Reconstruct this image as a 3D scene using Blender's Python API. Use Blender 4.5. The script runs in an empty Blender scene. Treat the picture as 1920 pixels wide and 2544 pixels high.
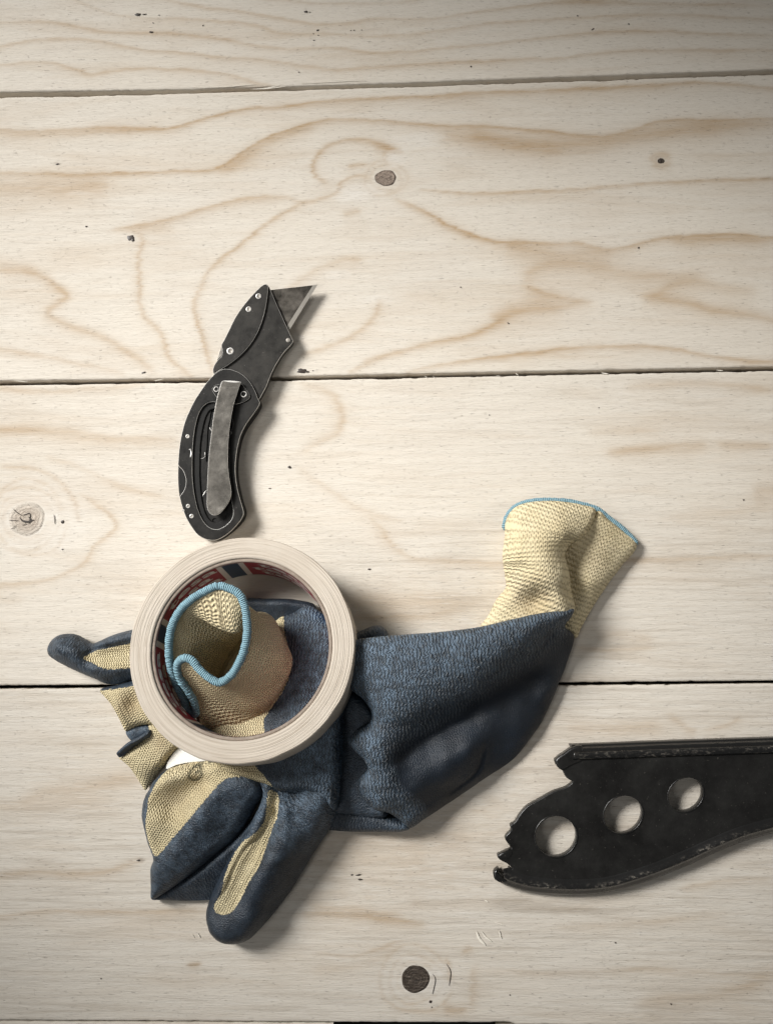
import bpy, bmesh, math, random
import numpy as np
from mathutils import Vector, Matrix, Euler
from mathutils.geometry import delaunay_2d_cdt

random.seed(7)
rng = np.random.default_rng(11)
scene = bpy.context.scene
col = scene.collection

# ------------------------------------------------------------------ camera
IMG_W, IMG_H, FPX = 1920.0, 2544.0, 2260.0      # photograph size and focal length in its pixels
DIST = 0.4708                                    # metres from the lens to the table along the optical axis
cam_rot = Euler((math.radians(5.4), math.radians(2.0), 0.0), 'XYZ')
CR = cam_rot.to_matrix()
CAM = -(CR @ Vector((0, 0, -1))) * DIST
cd = bpy.data.cameras.new('camera')
cam = bpy.data.objects.new('camera', cd)
col.objects.link(cam)
cam.location = CAM
cam.rotation_euler = cam_rot
cd.sensor_fit = 'VERTICAL'
cd.sensor_height = 36.0
cd.lens = FPX / IMG_H * 36.0
cd.clip_start = 0.01
cd.clip_end = 50.0
scene.camera = cam

# ------------------------------------------------------------------ light
world = bpy.data.worlds.new('World')
scene.world = world
world.use_nodes = True
wb = world.node_tree.nodes['Background']
wb.inputs['Color'].default_value = (0.94, 0.97, 1.0, 1)
wb.inputs['Strength'].default_value = 0.105

def area_light(name, loc, target, size, energy, color, size_y=None, spread=180):
    ld = bpy.data.lights.new(name, 'AREA')
    ld.shape = 'RECTANGLE' if size_y else 'DISK'
    ld.size = size
    if size_y:
        ld.size_y = size_y
    ld.energy = energy
    ld.spread = math.radians(spread)
    ld.color = color
    o = bpy.data.objects.new(name, ld)
    col.objects.link(o)
    o.location = loc
    o.rotation_euler = (Vector(target) - Vector(loc)).to_track_quat('-Z', 'Y').to_euler()
    return o

area_light('window_light', (-0.76, 0.47, 0.72), (-0.055, -0.002, 0), 0.46, 1.33, (1.0, 0.985, 0.96), 0.48, 27.8)
area_light('fill_light', (-0.55, -0.42, 0.95), (-0.06, 0.01, 0), 0.40, 0.13, (1.0, 0.985, 0.96), None, 38)  # added fill from the lower left to lift dim corners; no actual lamp
area_light('side_window_light', (0.72, 0.10, 0.42), (0.12, 0.09, 0), 0.16, 0.07, (1.0, 0.95, 0.88), None, 40)

scene.view_settings.view_transform = 'Standard'
scene.view_settings.look = 'None'
scene.view_settings.exposure = 0.12
scene.view_settings.gamma = 1.0
scene.render.engine = 'CYCLES'
scene.cycles.use_denoising = True
scene.cycles.max_bounces = 8
scene.cycles.sample_clamp_indirect = 4.0

# ------------------------------------------------------------------ helpers
def P(u, v, z=0.0):
    """photograph pixel -> point of the table scene at height z (metres)"""
    d = CR @ Vector(((u - IMG_W / 2) / FPX, -(v - IMG_H / 2) / FPX, -1.0))
    t = (z - CAM.z) / d.z
    p = CAM + d * t
    return (p.x, p.y)

def PA(pts, z=0.0):
    """array version; z scalar or per point"""
    pts = np.asarray(pts, float)
    z = np.broadcast_to(np.asarray(z, float), (len(pts),))
    d = np.stack([(pts[:, 0] - IMG_W / 2) / FPX, -(pts[:, 1] - IMG_H / 2) / FPX, -np.ones(len(pts))], 1)
    R = np.array(CR)
    d = d @ R.T
    t = (z - CAM.z) / d[:, 2]
    return np.stack([CAM.x + d[:, 0] * t, CAM.y + d[:, 1] * t], 1)

def frame(x0, y0, s):
    return lambda pts: [(x0 + p[0] * s, y0 + p[1] * s) + tuple(p[2:]) for p in pts]

FA = frame(400, 660, 440 / 1352)
FB = frame(100, 1280, 800 / 1669)
FC = frame(220, 1780, 700 / 1669)
FD = frame(820, 1200, 800 / 1669)
FE = frame(1180, 1780, 740 / 1669)
W1 = frame(0, 0, 1000 / 1669)
W2 = frame(920, 0, 1000 / 1669)
W3 = frame(0, 740, 1000 / 1669)
W4 = frame(920, 740, 1000 / 1669)
W5 = frame(0, 1640, 1000 / 1669)
W6 = frame(780, 2000, 1140 / 1669)
G1 = frame(100, 1540, 380 / 1669)
G2 = frame(370, 1370, 480 / 1669)
G3 = frame(800, 1520, 400 / 1580)
G4 = frame(1180, 1230, 420 / 1669)
MM = 0.001

_perm = rng.random((256, 256))
def vnoise(x, y):
    x = np.asarray(x, float); y = np.asarray(y, float)
    xi = np.floor(x).astype(int); yi = np.floor(y).astype(int)
    fx = x - xi; fy = y - yi
    fx = fx * fx * (3 - 2 * fx); fy = fy * fy * (3 - 2 * fy)
    g = lambda a, b: _perm[a & 255, b & 255]
    return ((g(xi, yi) * (1 - fx) + g(xi + 1, yi) * fx) * (1 - fy)
            + (g(xi, yi + 1) * (1 - fx) + g(xi + 1, yi + 1) * fx) * fy) * 2 - 1

def fbm(x, y, o=4):
    r = 0; a = 1; t = 0
    for i in range(o):
        r = r + a * vnoise(x * 2 ** i + 17.3 * i, y * 2 ** i + 9.1 * i); t += a; a *= 0.5
    return r / t

def catmull(pts, n=8, closed=False):
    pts = np.asarray(pts, float)
    N = len(pts)
    out = []
    rngi = range(N) if closed else range(N - 1)
    for i in rngi:
        if closed:
            p0, p1, p2, p3 = pts[(i - 1) % N], pts[i], pts[(i + 1) % N], pts[(i + 2) % N]
        else:
            p0, p1, p2, p3 = pts[max(i - 1, 0)], pts[i], pts[i + 1], pts[min(i + 2, N - 1)]
        d1 = max(np.linalg.norm(p1[:2] - p0[:2]), 1e-9) ** .5; d2 = max(np.linalg.norm(p2[:2] - p1[:2]), 1e-9) ** .5
        d3 = max(np.linalg.norm(p3[:2] - p2[:2]), 1e-9) ** .5
        if d1 < 1e-4: d1 = d2
        if d3 < 1e-4: d3 = d2
        m1 = (p2 - p1) - d2 / (d1 + d2) * ((p2 - p0)) + d2 * (p1 - p0) / d1 if False else None
        # centripetal tangents
        t1 = ((p1 - p0) / d1 - (p2 - p0) / (d1 + d2) + (p2 - p1) / d2) * d2
        t2 = ((p2 - p1) / d2 - (p3 - p1) / (d2 + d3) + (p3 - p2) / d3) * d2
        for k in range(n):
            t = k / n
            h00 = 2 * t ** 3 - 3 * t * t + 1; h10 = t ** 3 - 2 * t * t + t
            h01 = -2 * t ** 3 + 3 * t * t; h11 = t ** 3 - t * t
            out.append(h00 * p1 + h10 * t1 + h01 * p2 + h11 * t2)
    if not closed:
        out.append(pts[-1])
    return np.array(out)

def resample(pl, step, closed=False):
    pl = np.asarray(pl, float)
    if closed:
        pl = np.vstack([pl, pl[:1]])
    seg = np.linalg.norm(np.diff(pl[:, :2], axis=0), axis=1)
    s = np.concatenate([[0], np.cumsum(seg)])
    n = max(3, int(round(s[-1] / step)))
    q = np.linspace(0, s[-1], n + 1)
    if closed:
        q = q[:-1]
    return np.stack([np.interp(q, s, pl[:, k]) for k in range(pl.shape[1])], 1)

def seg_dist(Q, pl, closed=False):
    """nearest point of a polyline: distance, arc parameter, side (+ = left of travel), fractional vertex index"""
    A = np.asarray(pl, float)[:, :2]
    if closed:
        A = np.vstack([A, A[:1]])
    B = A[1:]; A = A[:-1]
    d = B - A
    L = np.linalg.norm(d, axis=1); L[L < 1e-12] = 1e-12
    cum = np.concatenate([[0], np.cumsum(L)])[:-1]
    best = np.full(len(Q), 1e9); arc = np.zeros(len(Q)); side = np.zeros(len(Q)); idx = np.zeros(len(Q))
    for i in range(len(A)):
        r = Q - A[i]
        t = np.clip((r @ d[i]) / L[i] ** 2, 0, 1)
        e = r - t[:, None] * d[i]
        dd = np.hypot(e[:, 0], e[:, 1])
        m = dd < best
        best[m] = dd[m]; arc[m] = cum[i] + t[m] * L[i]
        side[m] = np.sign(d[i][0] * r[m, 1] - d[i][1] * r[m, 0]); idx[m] = i + t[m]
    return best, arc, side, idx

def inside(Q, poly):
    poly = np.asarray(poly, float)
    x, y = Q[:, 0], Q[:, 1]
    c = np.zeros(len(Q), bool)
    j = len(poly) - 1
    for i in range(len(poly)):
        xi, yi = poly[i][:2]; xj, yj = poly[j][:2]
        if yi != yj:
            k = ((yi > y) != (yj > y)) & (x < (xj - xi) * (y - yi) / (yj - yi) + xi)
            c ^= k
        j = i
    return c

def link(name, me, mat=None, parent=None, smooth=True):
    if mat is not None:
        for m in (mat if isinstance(mat, (list, tuple)) else [mat]):
            me.materials.append(m)
    if smooth:
        me.polygons.foreach_set('use_smooth', np.ones(len(me.polygons), bool))
    o = bpy.data.objects.new(name, me)
    col.objects.link(o)
    if parent is not None:
        o.parent = parent
    return o

def mesh_from(name, verts, faces):
    me = bpy.data.meshes.new(name)
    me.from_pydata([tuple(v) for v in verts], [], [tuple(f) for f in faces])
    me.update()
    return me

def set_attr(me, name, vals):
    vals = np.asarray(vals, np.float32)
    if vals.ndim == 1:
        a = me.attributes.new(name, 'FLOAT', 'POINT'); a.data.foreach_set('value', vals)
    else:
        a = me.attributes.new(name, 'FLOAT_VECTOR', 'POINT')
        v3 = np.zeros((len(vals), 3), np.float32); v3[:, :vals.shape[1]] = vals
        a.data.foreach_set('vector', v3.ravel())

def thing(name, label, cat, loc=(0, 0, 0), group=None):
    o = bpy.data.objects.new(name, None)
    col.objects.link(o)
    o.empty_display_size = 0.01
    o.location = loc
    o['label'] = label; o['category'] = cat
    if group:
        o['group'] = group
    return o

def adopt(o, parent):
    """parent without moving (parents only carry a translation)"""
    o.parent = parent
    o.location = Vector(o.location) - Vector(parent.location)

# ------------------------------------------------------------------ node helper
class Mat:
    def __init__(self, name, base=(.5, .5, .5), rough=.6, metal=0.0, spec=.5):
        self.m = bpy.data.materials.new(name)
        self.m.use_nodes = True
        self.t = self.m.node_tree
        self.b = self.t.nodes['Principled BSDF']
        self.b.inputs['Base Color'].default_value = (*base, 1)
        self.b.inputs['Roughness'].default_value = rough
        self.b.inputs['Metallic'].default_value = metal
        self.b.inputs['Specular IOR Level'].default_value = spec
    def n(self, typ, **kw):
        nd = self.t.nodes.new(typ)
        for k, v in kw.items():
            setattr(nd, k, v)
        return nd
    def put(self, sock, val):
        if isinstance(val, bpy.types.NodeSocket):
            self.t.links.new(val, sock)
        elif val is not None:
            if isinstance(val, (tuple, list)) and len(val) == 3 and sock.type == 'RGBA':
                val = (*val, 1)
            sock.default_value = val
    def math(self, op, a, b=None, c=None, clamp=False):
        nd = self.n('ShaderNodeMath', operation=op, use_clamp=clamp)
        for i, v in enumerate((a, b, c)):
            if v is not None:
                self.put(nd.inputs[i], v)
        return nd.outputs[0]
    def attr(self, name, out='Fac'):
        nd = self.n('ShaderNodeAttribute', attribute_name=name)
        return nd.outputs[out]
    def obj(self):
        return self.n('ShaderNodeTexCoord').outputs['Object']
    def geo(self):
        return self.n('ShaderNodeNewGeometry').outputs['Position']
    def scale(self, vec, s, loc=(0, 0, 0)):
        nd = self.n('ShaderNodeMapping')
        self.put(nd.inputs['Vector'], vec)
        nd.inputs['Scale'].default_value = s
        nd.inputs['Location'].default_value = loc
        return nd.outputs[0]
    def noise(self, vec, s=1.0, detail=4, rough=.55, dist=0.0, out='Fac'):
        nd = self.n('ShaderNodeTexNoise')
        self.put(nd.inputs['Vector'], vec)
        nd.inputs['Scale'].default_value = s
        nd.inputs['Detail'].default_value = detail
        nd.inputs['Roughness'].default_value = rough
        nd.inputs['Distortion'].default_value = dist
        return nd.outputs[out]
    def ramp(self, fac, lo, hi, a=0.0, b=1.0, smooth=False):
        nd = self.n('ShaderNodeMapRange', clamp=True)
        if smooth:
            nd.interpolation_type = 'SMOOTHSTEP'
        self.put(nd.inputs[0], fac)
        for i, v in enumerate((lo, hi, a, b)):
            self.put(nd.inputs[1 + i], v)
        return nd.outputs[0]
    def mix(self, fac, a, b, blend='MIX'):
        nd = self.n('ShaderNodeMix', data_type='RGBA', blend_type=blend)
        self.put(nd.inputs[0], fac); self.put(nd.inputs[6], a); self.put(nd.inputs[7], b)
        return nd.outputs[2]
    def bump(self, h, dist, strength=1.0, normal=None):
        nd = self.n('ShaderNodeBump')
        nd.inputs['Strength'].default_value = strength
        nd.inputs['Distance'].default_value = dist
        self.put(nd.inputs['Height'], h)
        if normal is not None:
            self.put(nd.inputs['Normal'], normal)
        return nd.outputs[0]
    def sep(self, vec):
        nd = self.n('ShaderNodeSeparateXYZ'); self.put(nd.inputs[0], vec)
        return nd.outputs
    def comb(self, x, y, z=0.0):
        nd = self.n('ShaderNodeCombineXYZ')
        for i, v in enumerate((x, y, z)):
            self.put(nd.inputs[i], v)
        return nd.outputs[0]
    def color(self, c): self.put(self.b.inputs['Base Color'], c)
    def rough(self, r): self.put(self.b.inputs['Roughness'], r)
    def normal(self, r): self.put(self.b.inputs['Normal'], r)
# ------------------------------------------------------------------ table of pine planks
def wood_material():
    M = Mat('pine_wood', rough=.62, spec=.28)
    p = M.geo()
    fine = M.noise(M.scale(p, (70, 1500, 900)), 1, 4, .62)                       # fibres along the board
    fine2 = M.noise(M.scale(p, (190, 2600, 900), (3, 7, 1)), 1, 3, .6)
    broad = M.noise(M.scale(p, (9, 70, 30)), 1, 4, .6, .6)
    cloud = M.noise(M.scale(p, (14, 22, 20)), 1, 3, .55)
    grain = M.attr('grain'); stain = M.attr('stain'); pale = M.attr('pale')
    g = M.math('ADD', grain, M.math('MULTIPLY', M.math('SUBTRACT', fine, .5), M.math('MULTIPLY', grain, 1.1)))
    g2 = M.math('ADD', g, M.ramp(broad, .48, .78, 0, .34), clamp=True)
    c = M.mix(g2, (.634, .580, .500), (.385, .255, .132))
    c = M.mix(M.ramp(cloud, .40, .72, 0, .30), c, (.60, .555, .495))
    c = M.mix(pale, c, (.70, .665, .61))
    c = M.mix(M.ramp(fine2, .55, .76, 0, .60), c, (.40, .345, .27))
    c = M.mix(M.ramp(fine, .58, .78, 0, .42), c, (.72, .69, .63))
    age = M.attr('age')
    st1 = M.noise(M.scale(p, (16, 420, 200), (4, 1, 7)), 1, 4, .66, .5)
    st2 = M.noise(M.scale(p, (60, 900, 300), (9, 3, 2)), 1, 3, .6)
    c = M.mix(M.math('MULTIPLY', age, M.ramp(st1, .48, .70, 0, .60)), c, (.34, .275, .205))
    c = M.mix(M.math('MULTIPLY', age, M.ramp(st2, .56, .72, 0, .50)), c, (.72, .69, .635))
    c = M.mix(M.math('MULTIPLY', age, .22), c, (.47, .445, .40))
    # short dark pores and torn fibres
    pores = M.noise(M.scale(p, (260, 2100, 500), (11, 4, 2)), 1, 2, .5)
    pm = M.ramp(M.noise(M.scale(p, (24, 60, 30), (2, 5, 1)), 1, 3, .6), .50, .72, .04, .9)
    c = M.mix(M.math('MULTIPLY', pm, M.ramp(pores, .68, .79, 0, .42)), c, (.24, .18, .125))
    c = M.mix(stain, c, (.16, .115, .075))
    M.color(c)
    h = M.math('ADD', M.math('MULTIPLY', fine, .5), M.math('MULTIPLY', fine2, .6))
    h = M.math('SUBTRACT', h, M.ramp(pores, .66, .80, 0, .8))
    n = M.bump(h, .00045, .85)
    lump = M.noise(M.scale(p, (40, 260, 100)), 1, 3, .5)
    n = M.bump(lump, .0007, .55, n)
    M.normal(n)
    M.rough(M.ramp(fine, .3, .7, .55, .72))
    return M.m

WOOD = wood_material()
gm = Mat('table_underside', (.022, .018, .015), .9, spec=.1)
UNDER = gm.m

# grain lines: (points in photo pixels, width above mm, width below mm, strength)
def cat(*parts):
    r = []
    for q in parts:
        r += q
    return r
GL = []
def gl(pts, up, dn, s):
    GL.append((np.array(pts, float), up * 1.12, dn * 1.2, s))
def rings(c, radii, s, sy=1.0, rot=0.0, w=.9):
    for r in radii:
        q = []
        for j in range(25):
            a = 2 * math.pi * j / 24
            k = 1 + .05 * math.sin(3 * a + r) + .04 * math.sin(2 * a + 2 * r)
            x, y = math.cos(a) * r * k, math.sin(a) * r * k * sy
            q.append((c[0] + x * math.cos(rot) - y * math.sin(rot), c[1] + x * math.sin(rot) + y * math.cos(rot)))
        gl(q, w, w, s)
rings((68, 1289), (66, 84, 100), .30, .92, w=.8)
rings((68, 1289), (54,), .40, .92, w=1.6)
rings((1032, 2432), (46, 64, 88), .34, .95, w=.8)
rings((958, 442), (38, 52), .26, .8, .2, w=.9)
rings((1641, 400), (14, 22), .35, .8, 0, w=1.0)
# first board
gl(cat(W1([(-60,97),(0,95),(200,90),(330,110),(450,135),(620,140),(750,140),(900,155),(1050,185),(1200,200),(1400,200)]), W2([(0,219),(200,210),(400,190),(650,165),(900,135),(1100,128),(1400,140),(1669,145),(1800,150)])), .7, 1.6, .62)
gl(cat(W1([(-60,200),(0,190),(180,165),(300,160),(430,175),(600,205),(750,220),(900,235),(1050,245),(1250,270),(1400,288)]), W2([(0,278),(250,265),(500,250),(750,240),(1000,215),(1200,208),(1669,210),(1800,212)])), .7, 1.8, .70)
gl(W1([(-60,272),(0,270),(220,262),(300,285),(380,312),(450,300),(560,285),(700,288),(850,295),(950,310),(1060,340),(1120,352)]), .7, 1.6, .6)
gl(cat(W1([(560,-60),(700,0),(850,30),(1000,45),(1150,75),(1300,98),(1450,95)]), W2([(0,80),(250,78),(400,55),(600,30),(750,15),(900,5),(1100,-20)])), .7, 1.6, .62)
gl(cat(W1([(300,-10),(380,30),(480,60),(620,75),(760,75),(900,85),(1060,100),(1150,135),(1400,140)]), W2([(0,150),(200,140),(400,110),(650,85),(850,70),(1100,60),(1669,75),(1800,80)])), .6, 1.5, .5)
gl(W1([(1000,-30),(1200,0),(1400,12),(1669,5),(1800,-20)]), .6, 1.4, .5)
gl(W2([(700,-10),(1100,15),(1669,20)]), .6, 1.6, .5)
# second board
gl(cat(W1([(-60,540),(0,540),(200,545),(400,530),(600,535),(730,525),(850,490),(1000,455),(1150,440),(1350,420)]), W2([(0,405),(200,400),(400,385),(700,375),(950,365),(1200,350),(1450,345),(1669,365),(1800,375)])), .8, 1.9, .72)
gl(W1([(-60,552),(0,555),(250,560),(420,545),(560,545)]), 1.5, 2.5, .45)
gl(cat(W1([(-60,715),(0,715),(200,720),(450,720),(700,710),(860,705),(950,670),(1020,620),(1120,565),(1250,520),(1400,495)]), W2([(0,495),(150,508),(350,520),(550,525),(700,540),(850,557),(950,566),(1020,560),(1100,535),(1200,500),(1400,498),(1669,490),(1800,485)])), .7, 2.2, .78)
gl(W1([(-60,775),(0,775),(200,775),(350,770),(450,760)]), 7, 6, .55)
gl(W1([(900,720),(960,690),(1030,640),(1120,585),(1230,545),(1300,530)]), 2, 4, .40)
gl(W2([(300,560),(420,570),(600,590),(760,600),(900,595),(1010,585),(1130,560),(1250,540),(1450,525),(1669,515)]), 5, 4.5, .62)
gl(W2([(420,560),(560,600),(700,620),(800,625)]), 4, 3, .5)
gl(cat(W1([(1350,765),(1310,735),(1297,700),(1305,655),(1340,615),(1400,590),(1470,580)]), W2([(0,585),(60,600),(110,618),(130,628)])), 1.2, 2.0, .72)
gl(W2([(20,595),(75,612),(125,628)]), .8, 2.2, .6)
gl(W2([(62,625),(64,690)]), 1, 1, .4)
gl(W1([(1440,697),(1470,688),(1520,680)]), 1, 1.4, .55)
gl(W1([(470,948),(540,938),(600,925),(750,895),(900,850),(1010,825),(1100,815),(1200,812)]), .8, 2.6, .68)
gl(W1([(1200,825),(1260,840),(1330,825),(1400,795),(1420,750),(1480,725),(1530,735)]), 1, 1.4, .45)
gl(cat(W1([(520,945),(570,965),(592,1000),(578,1060),(580,1130),(583,1200)]), W3([(580,10),(600,80),(670,150),(700,240),(760,300),(800,330)])), 1.6, 1.6, .52)
gl(W1([(560,935),(620,925),(720,905)]), 1, 6, .45)
gl(cat(W1([(1270,838),(1200,870),(1100,930),(1000,1010),(920,1070),(860,1130),(820,1220)]), W3([(803,20),(810,80),(840,160),(860,240),(880,300)])), 1.2, 1.8, .62)
gl(cat(W1([(-60,1120),(0,1120),(100,1125),(180,1150),(240,1190),(280,1230)]), W3([(200,60),(280,110),(400,150),(480,190),(580,260),(640,310)])), 2.5, 2.5, .55)
gl(W1([(-60,1095),(0,1095),(90,1105),(160,1130)]), 4, 4, .35)
gl(W3([(-60,210),(0,215),(150,240),(300,265),(450,300),(520,325)]), 1.5, 1.5, .35)
gl(W2([(110,822),(220,875),(330,935),(430,975),(540,1000),(700,1010),(860,1010),(950,1030),(1050,1025),(1150,1000),(1300,980),(1500,975),(1669,985),(1800,990)]), .8, 2.4, .78)
gl(W2([(560,1015),(680,1040),(800,1060),(900,1050),(1000,1045)]), 4, 7, .50)
gl(W2([(1250,1000),(1450,995),(1669,1000)]), 2, 3.5, .5)
gl(W2([(640,1165),(660,1130),(720,1100),(820,1090),(950,1110),(1080,1130),(1230,1145),(1400,1150)]), 3, 5, .48)
gl(W2([(650,1180),(720,1215),(820,1240),(920,1255)]), 1.5, 3.0, .55)
gl(W2([(1140,1250),(1200,1210),(1250,1180),(1330,1170),(1450,1190),(1600,1200)]), 3, 5, .42)
gl(W4([(1120,-10),(1300,20),(1420,50),(1550,65),(1669,92),(1800,120)]), 4, 2.5, .6)
gl(W2([(200,785),(450,800),(650,790),(850,785),(1050,770),(1250,755),(1450,745),(1669,740),(1800,738)]), .6, 1.4, .55)
gl(W4([(-30,265),(0,255),(120,220),(270,180),(400,155),(500,110),(560,75),(650,50),(780,40),(870,10)]), 1.4, 2.4, .62)
gl(W4([(500,90),(580,55),(680,30),(800,20)]), 5, 4, .50)
gl(W4([(150,310),(350,265),(500,245),(650,230),(800,210),(950,200),(1100,200),(1250,210),(1400,240),(1550,260),(1669,262),(1800,262)]), .9, 1.9, .68)
gl(cat(W1([(1180,1215),(1300,1120),(1450,1075),(1500,1080)])), 2.0, 3.0, .35)
gl(cat(W3([(1250,235),(1350,205),(1440,170),(1510,120),(1560,60),(1575,0)])), 1.5, 2.0, .45)
gl(W3([(1440,310),(1520,275),(1600,240),(1669,225)]), 1, 1.6, .5)
gl(W1([(1420,885),(1460,880),(1490,870)]), 2, 2, .45)
# third board
gl(W3([(-60,372),(0,375),(200,388),(400,376),(600,358)]), 2, 2, .45)
gl(W3([(-60,545),(0,545),(200,550),(450,575),(600,585),(740,588)]), 2, 4, .50)
gl(W3([(0,700),(120,705),(220,740),(290,810),(320,870),(325,930)]), 1.2, 1.2, .42)
gl(W3([(200,660),(330,700),(450,760),(560,800),(680,820)]), 1.2, 2, .32)
gl(W3([(330,820),(420,870),(480,930),(450,980),(390,1030),(360,1090),(300,1130),(200,1165),(0,1190),(-60,1195)]), 1.0, 1.6, .46)
gl(W3([(1250,360),(1380,400),(1420,480),(1400,560),(1320,600),(1260,640)]), 2, 3, .35)
gl(W3([(1230,700),(1330,770),(1450,850),(1560,900),(1669,930)]), 1.5, 2.5, .30)
gl(W4([(0,915),(50,960),(90,1020),(140,1060),(250,1085),(450,1095),(600,1098),(900,1095),(1100,1086),(1300,1080),(1669,1064),(1800,1060)]), 1, 2.4, .55)
gl(W4([(1060,372),(1300,358),(1500,362),(1669,385)]), 3, 2.4, .48)
gl(W4([(980,640),(1100,632),(1250,618),(1390,606)]), 3, 3, .48)
gl(W4([(1440,603),(1550,606),(1669,612)]), 2, 2.5, .42)
gl(W4([(900,560),(1200,550)]), 2, 2, .25)
gl(W4([(1580,810),(1669,800),(1760,800)]), 6, 5, .45)
gl(FD([(120,590),(300,600),(500,600),(800,640)]), 5, 5, .35)
gl(FD([(100,700),(300,690),(500,680),(700,650)]), 1.5, 2.5, .45)
gl(FD([(1380,800),(1500,790),(1669,810)]), 2.5, 2.5, .40)
gl(FD([(1280,850),(1450,860),(1669,850)]), 1, 1.6, .45)
gl(W3([(-60,980),(0,1240),(100,1250)]), 2, 2, .2)
# fourth board
gl(W5([(-60,890),(0,890),(150,875),(300,885),(450,870),(540,845),(585,830)]), 1.5, 2.6, .66)
gl(W5([(-60,1055),(0,1060),(200,1040),(400,1045),(620,1045),(860,1030)]), .9, 2.0, .6)
gl(W5([(80,590),(200,545),(300,540),(420,515),(600,480)]), 5, 4, .45)
gl(W5([(-60,600),(100,620),(300,600),(500,610)]), 4, 4, .25)
gl(W5([(780,1262),(830,1262)]), 1.2, 1.2, .7)
gl(W5([(1280,1010),(1350,1025),(1460,1030),(1560,1050),(1669,1070)]), 2, 4, .5)
gl(W6([(-40,385),(0,388),(180,400),(240,410),(330,425),(400,432)]), 1.2, 2.6, .62)
gl(W6([(0,540),(150,545),(250,520),(320,490)]), .8, 1.4, .45)
gl(W6([(0,600),(120,590),(230,560),(300,540)]), 2, 3, .30)
gl(W6([(485,560),(492,600),(488,640)]), 1, 1, .7)
gl(W6([(580,590),(575,650),(572,740)]), 1.2, 3, .42)
gl(W6([(470,740),(510,745),(560,735)]), 2.5, 2.5, .50)
gl(W6([(540,545),(555,525),(575,518)]), 1.5, 1.5, .55)
gl(W6([(620,600),(900,610),(1200,600),(1669,620)]), 1.2, 2, .30)
gl(W6([(1180,720),(1300,700),(1450,690),(1560,660),(1669,600)]), 3, 6, .48)
gl(W6([(900,440),(1200,430),(1500,400)]), 2, 2, .28)
gl(FE([(1080,-10),(1150,35),(1200,75),(1240,80)]), 2, 2, .55)
gl(FE([(1280,80),(1400,55),(1480,0)]), 1.2, 1.8, .40)
gl(FE([(520,60),(700,75),(900,60),(1050,45)]), 4, 4, .42)
gl(FE([(1150,960),(1350,930),(1669,910)]), 1.2, 2.0, .45)

# blobs: cx, cy (photo px), rx, ry (mm), strength, channel
BL = []
def bl(pt, rx, ry, s, ch='grain'):
    BL.append((pt, rx, ry, s, ch))
for f, x, y, rx, ry, s in ((W6, 800, 370, 26, 4, .30), (W6, 1000, 385, 20, 3, .22), (W6, 720, 345, 10, 4, .22), (W5, 580, 832, 2.2, 1.2, .45),
                           (W6, 1290, 745, 18, 5, .16), (W3, 110, 920, 0, 0, 0), (W2, 1203, 669, 3.2, 2.6, .40), (W1, 240, 680, 2.2, .8, .40), (W2, 1640, 738, 3.5, 1.2, .30),
                           (W4, 1240, 770, 1.5, .6, .35), (W5, 800, 1262, 3, .9, .3), (W3, 150, 60, 9, .8, .18), (W1, 120, 1165, 10, .9, .16)):
    if rx:
        bl(f([(x, y)])[0], rx, ry, s, 'stain')
bl(W6([(330, 150)])[0], 55, 30, .22); bl(W5([(1500, 800)])[0], 60, 22, .25)
bl(W6([(540, 120)])[0], 40, 25, .25); bl(FD([(550, 620)])[0], 70, 14, .22); bl(FD([(1150, 1450)])[0], 35, 20, .25)
bl(W1([(1470, 800)])[0], 14, 6, .7, 'pale'); bl(W1([(1640, 650)])[0], 8, 6, .7, 'pale'); bl(W2([(200, 580)])[0], 18, 5, .45, 'pale')
bl(W1([(1400, 1145)])[0], 9, 3, .5, 'pale'); bl(W3([(110, 920)])[0], 36, 25, .35, 'pale'); bl(W2([(20, 1240)])[0], 9, 3, .5, 'pale')
bl((1032, 2432), 20, 13, .5, 'pale'); bl((68, 1289), 30, 18, .3, 'pale'); bl(W6([(450, 640)])[0], 9, 9, .5, 'pale'); bl(W1([(350, 800)])[0], 20, 1.5, .3, 'pale')

X0, X1 = -0.285, 0.285
def edge_line(px):
    w = PA(px, 0.0)
    o = np.argsort(w[:, 0])
    w = w[o]
    def f(x):
        y = np.interp(x, w[:, 0], w[:, 1])
        sl0 = (w[1, 1] - w[0, 1]) / (w[1, 0] - w[0, 0]); sl1 = (w[-1, 1] - w[-2, 1]) / (w[-1, 0] - w[-2, 0])
        y = np.where(x < w[0, 0], w[0, 1] + (x - w[0, 0]) * sl0, y)
        return np.where(x > w[-1, 0], w[-1, 1] + (x - w[-1, 0]) * sl1, y)
    return f

EDGES = [  # upper edge, lower edge, x range
    (lambda x: 0 * x + 0.315, edge_line([(0, 229), (480, 222), (1000, 206), (1920, 172)]), (X0, X1)),
    (edge_line([(0, 241), (480, 230.5), (1000, 214.5), (1920, 183.5)]), edge_line([(0, 947), (509, 940), (920, 931), (1920, 911)]), (X0, X1)),
    (edge_line([(0, 957), (509, 948.5), (920, 940), (1920, 920)]), edge_line([(0, 1703), (1500, 1695), (1920, 1691)]), (X0, X1)),
    (edge_line([(0, 1711), (1500, 1702), (1920, 1698)]), edge_line([(0, 2535), (700, 2540), (1268, 2541.5), (1284, 2547), (1920, 2549)]), (X0, X1)),
    (edge_line([(0, 2537.5), (830, 2542.5), (1920, 2548)]), lambda x: 0 * x - 0.355, (X0, P(828, 2540)[0])),
    (edge_line([(1200, 2551.5), (1920, 2556)]), lambda x: 0 * x - 0.355, (P(1232, 2548)[0], X1)),
]

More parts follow.
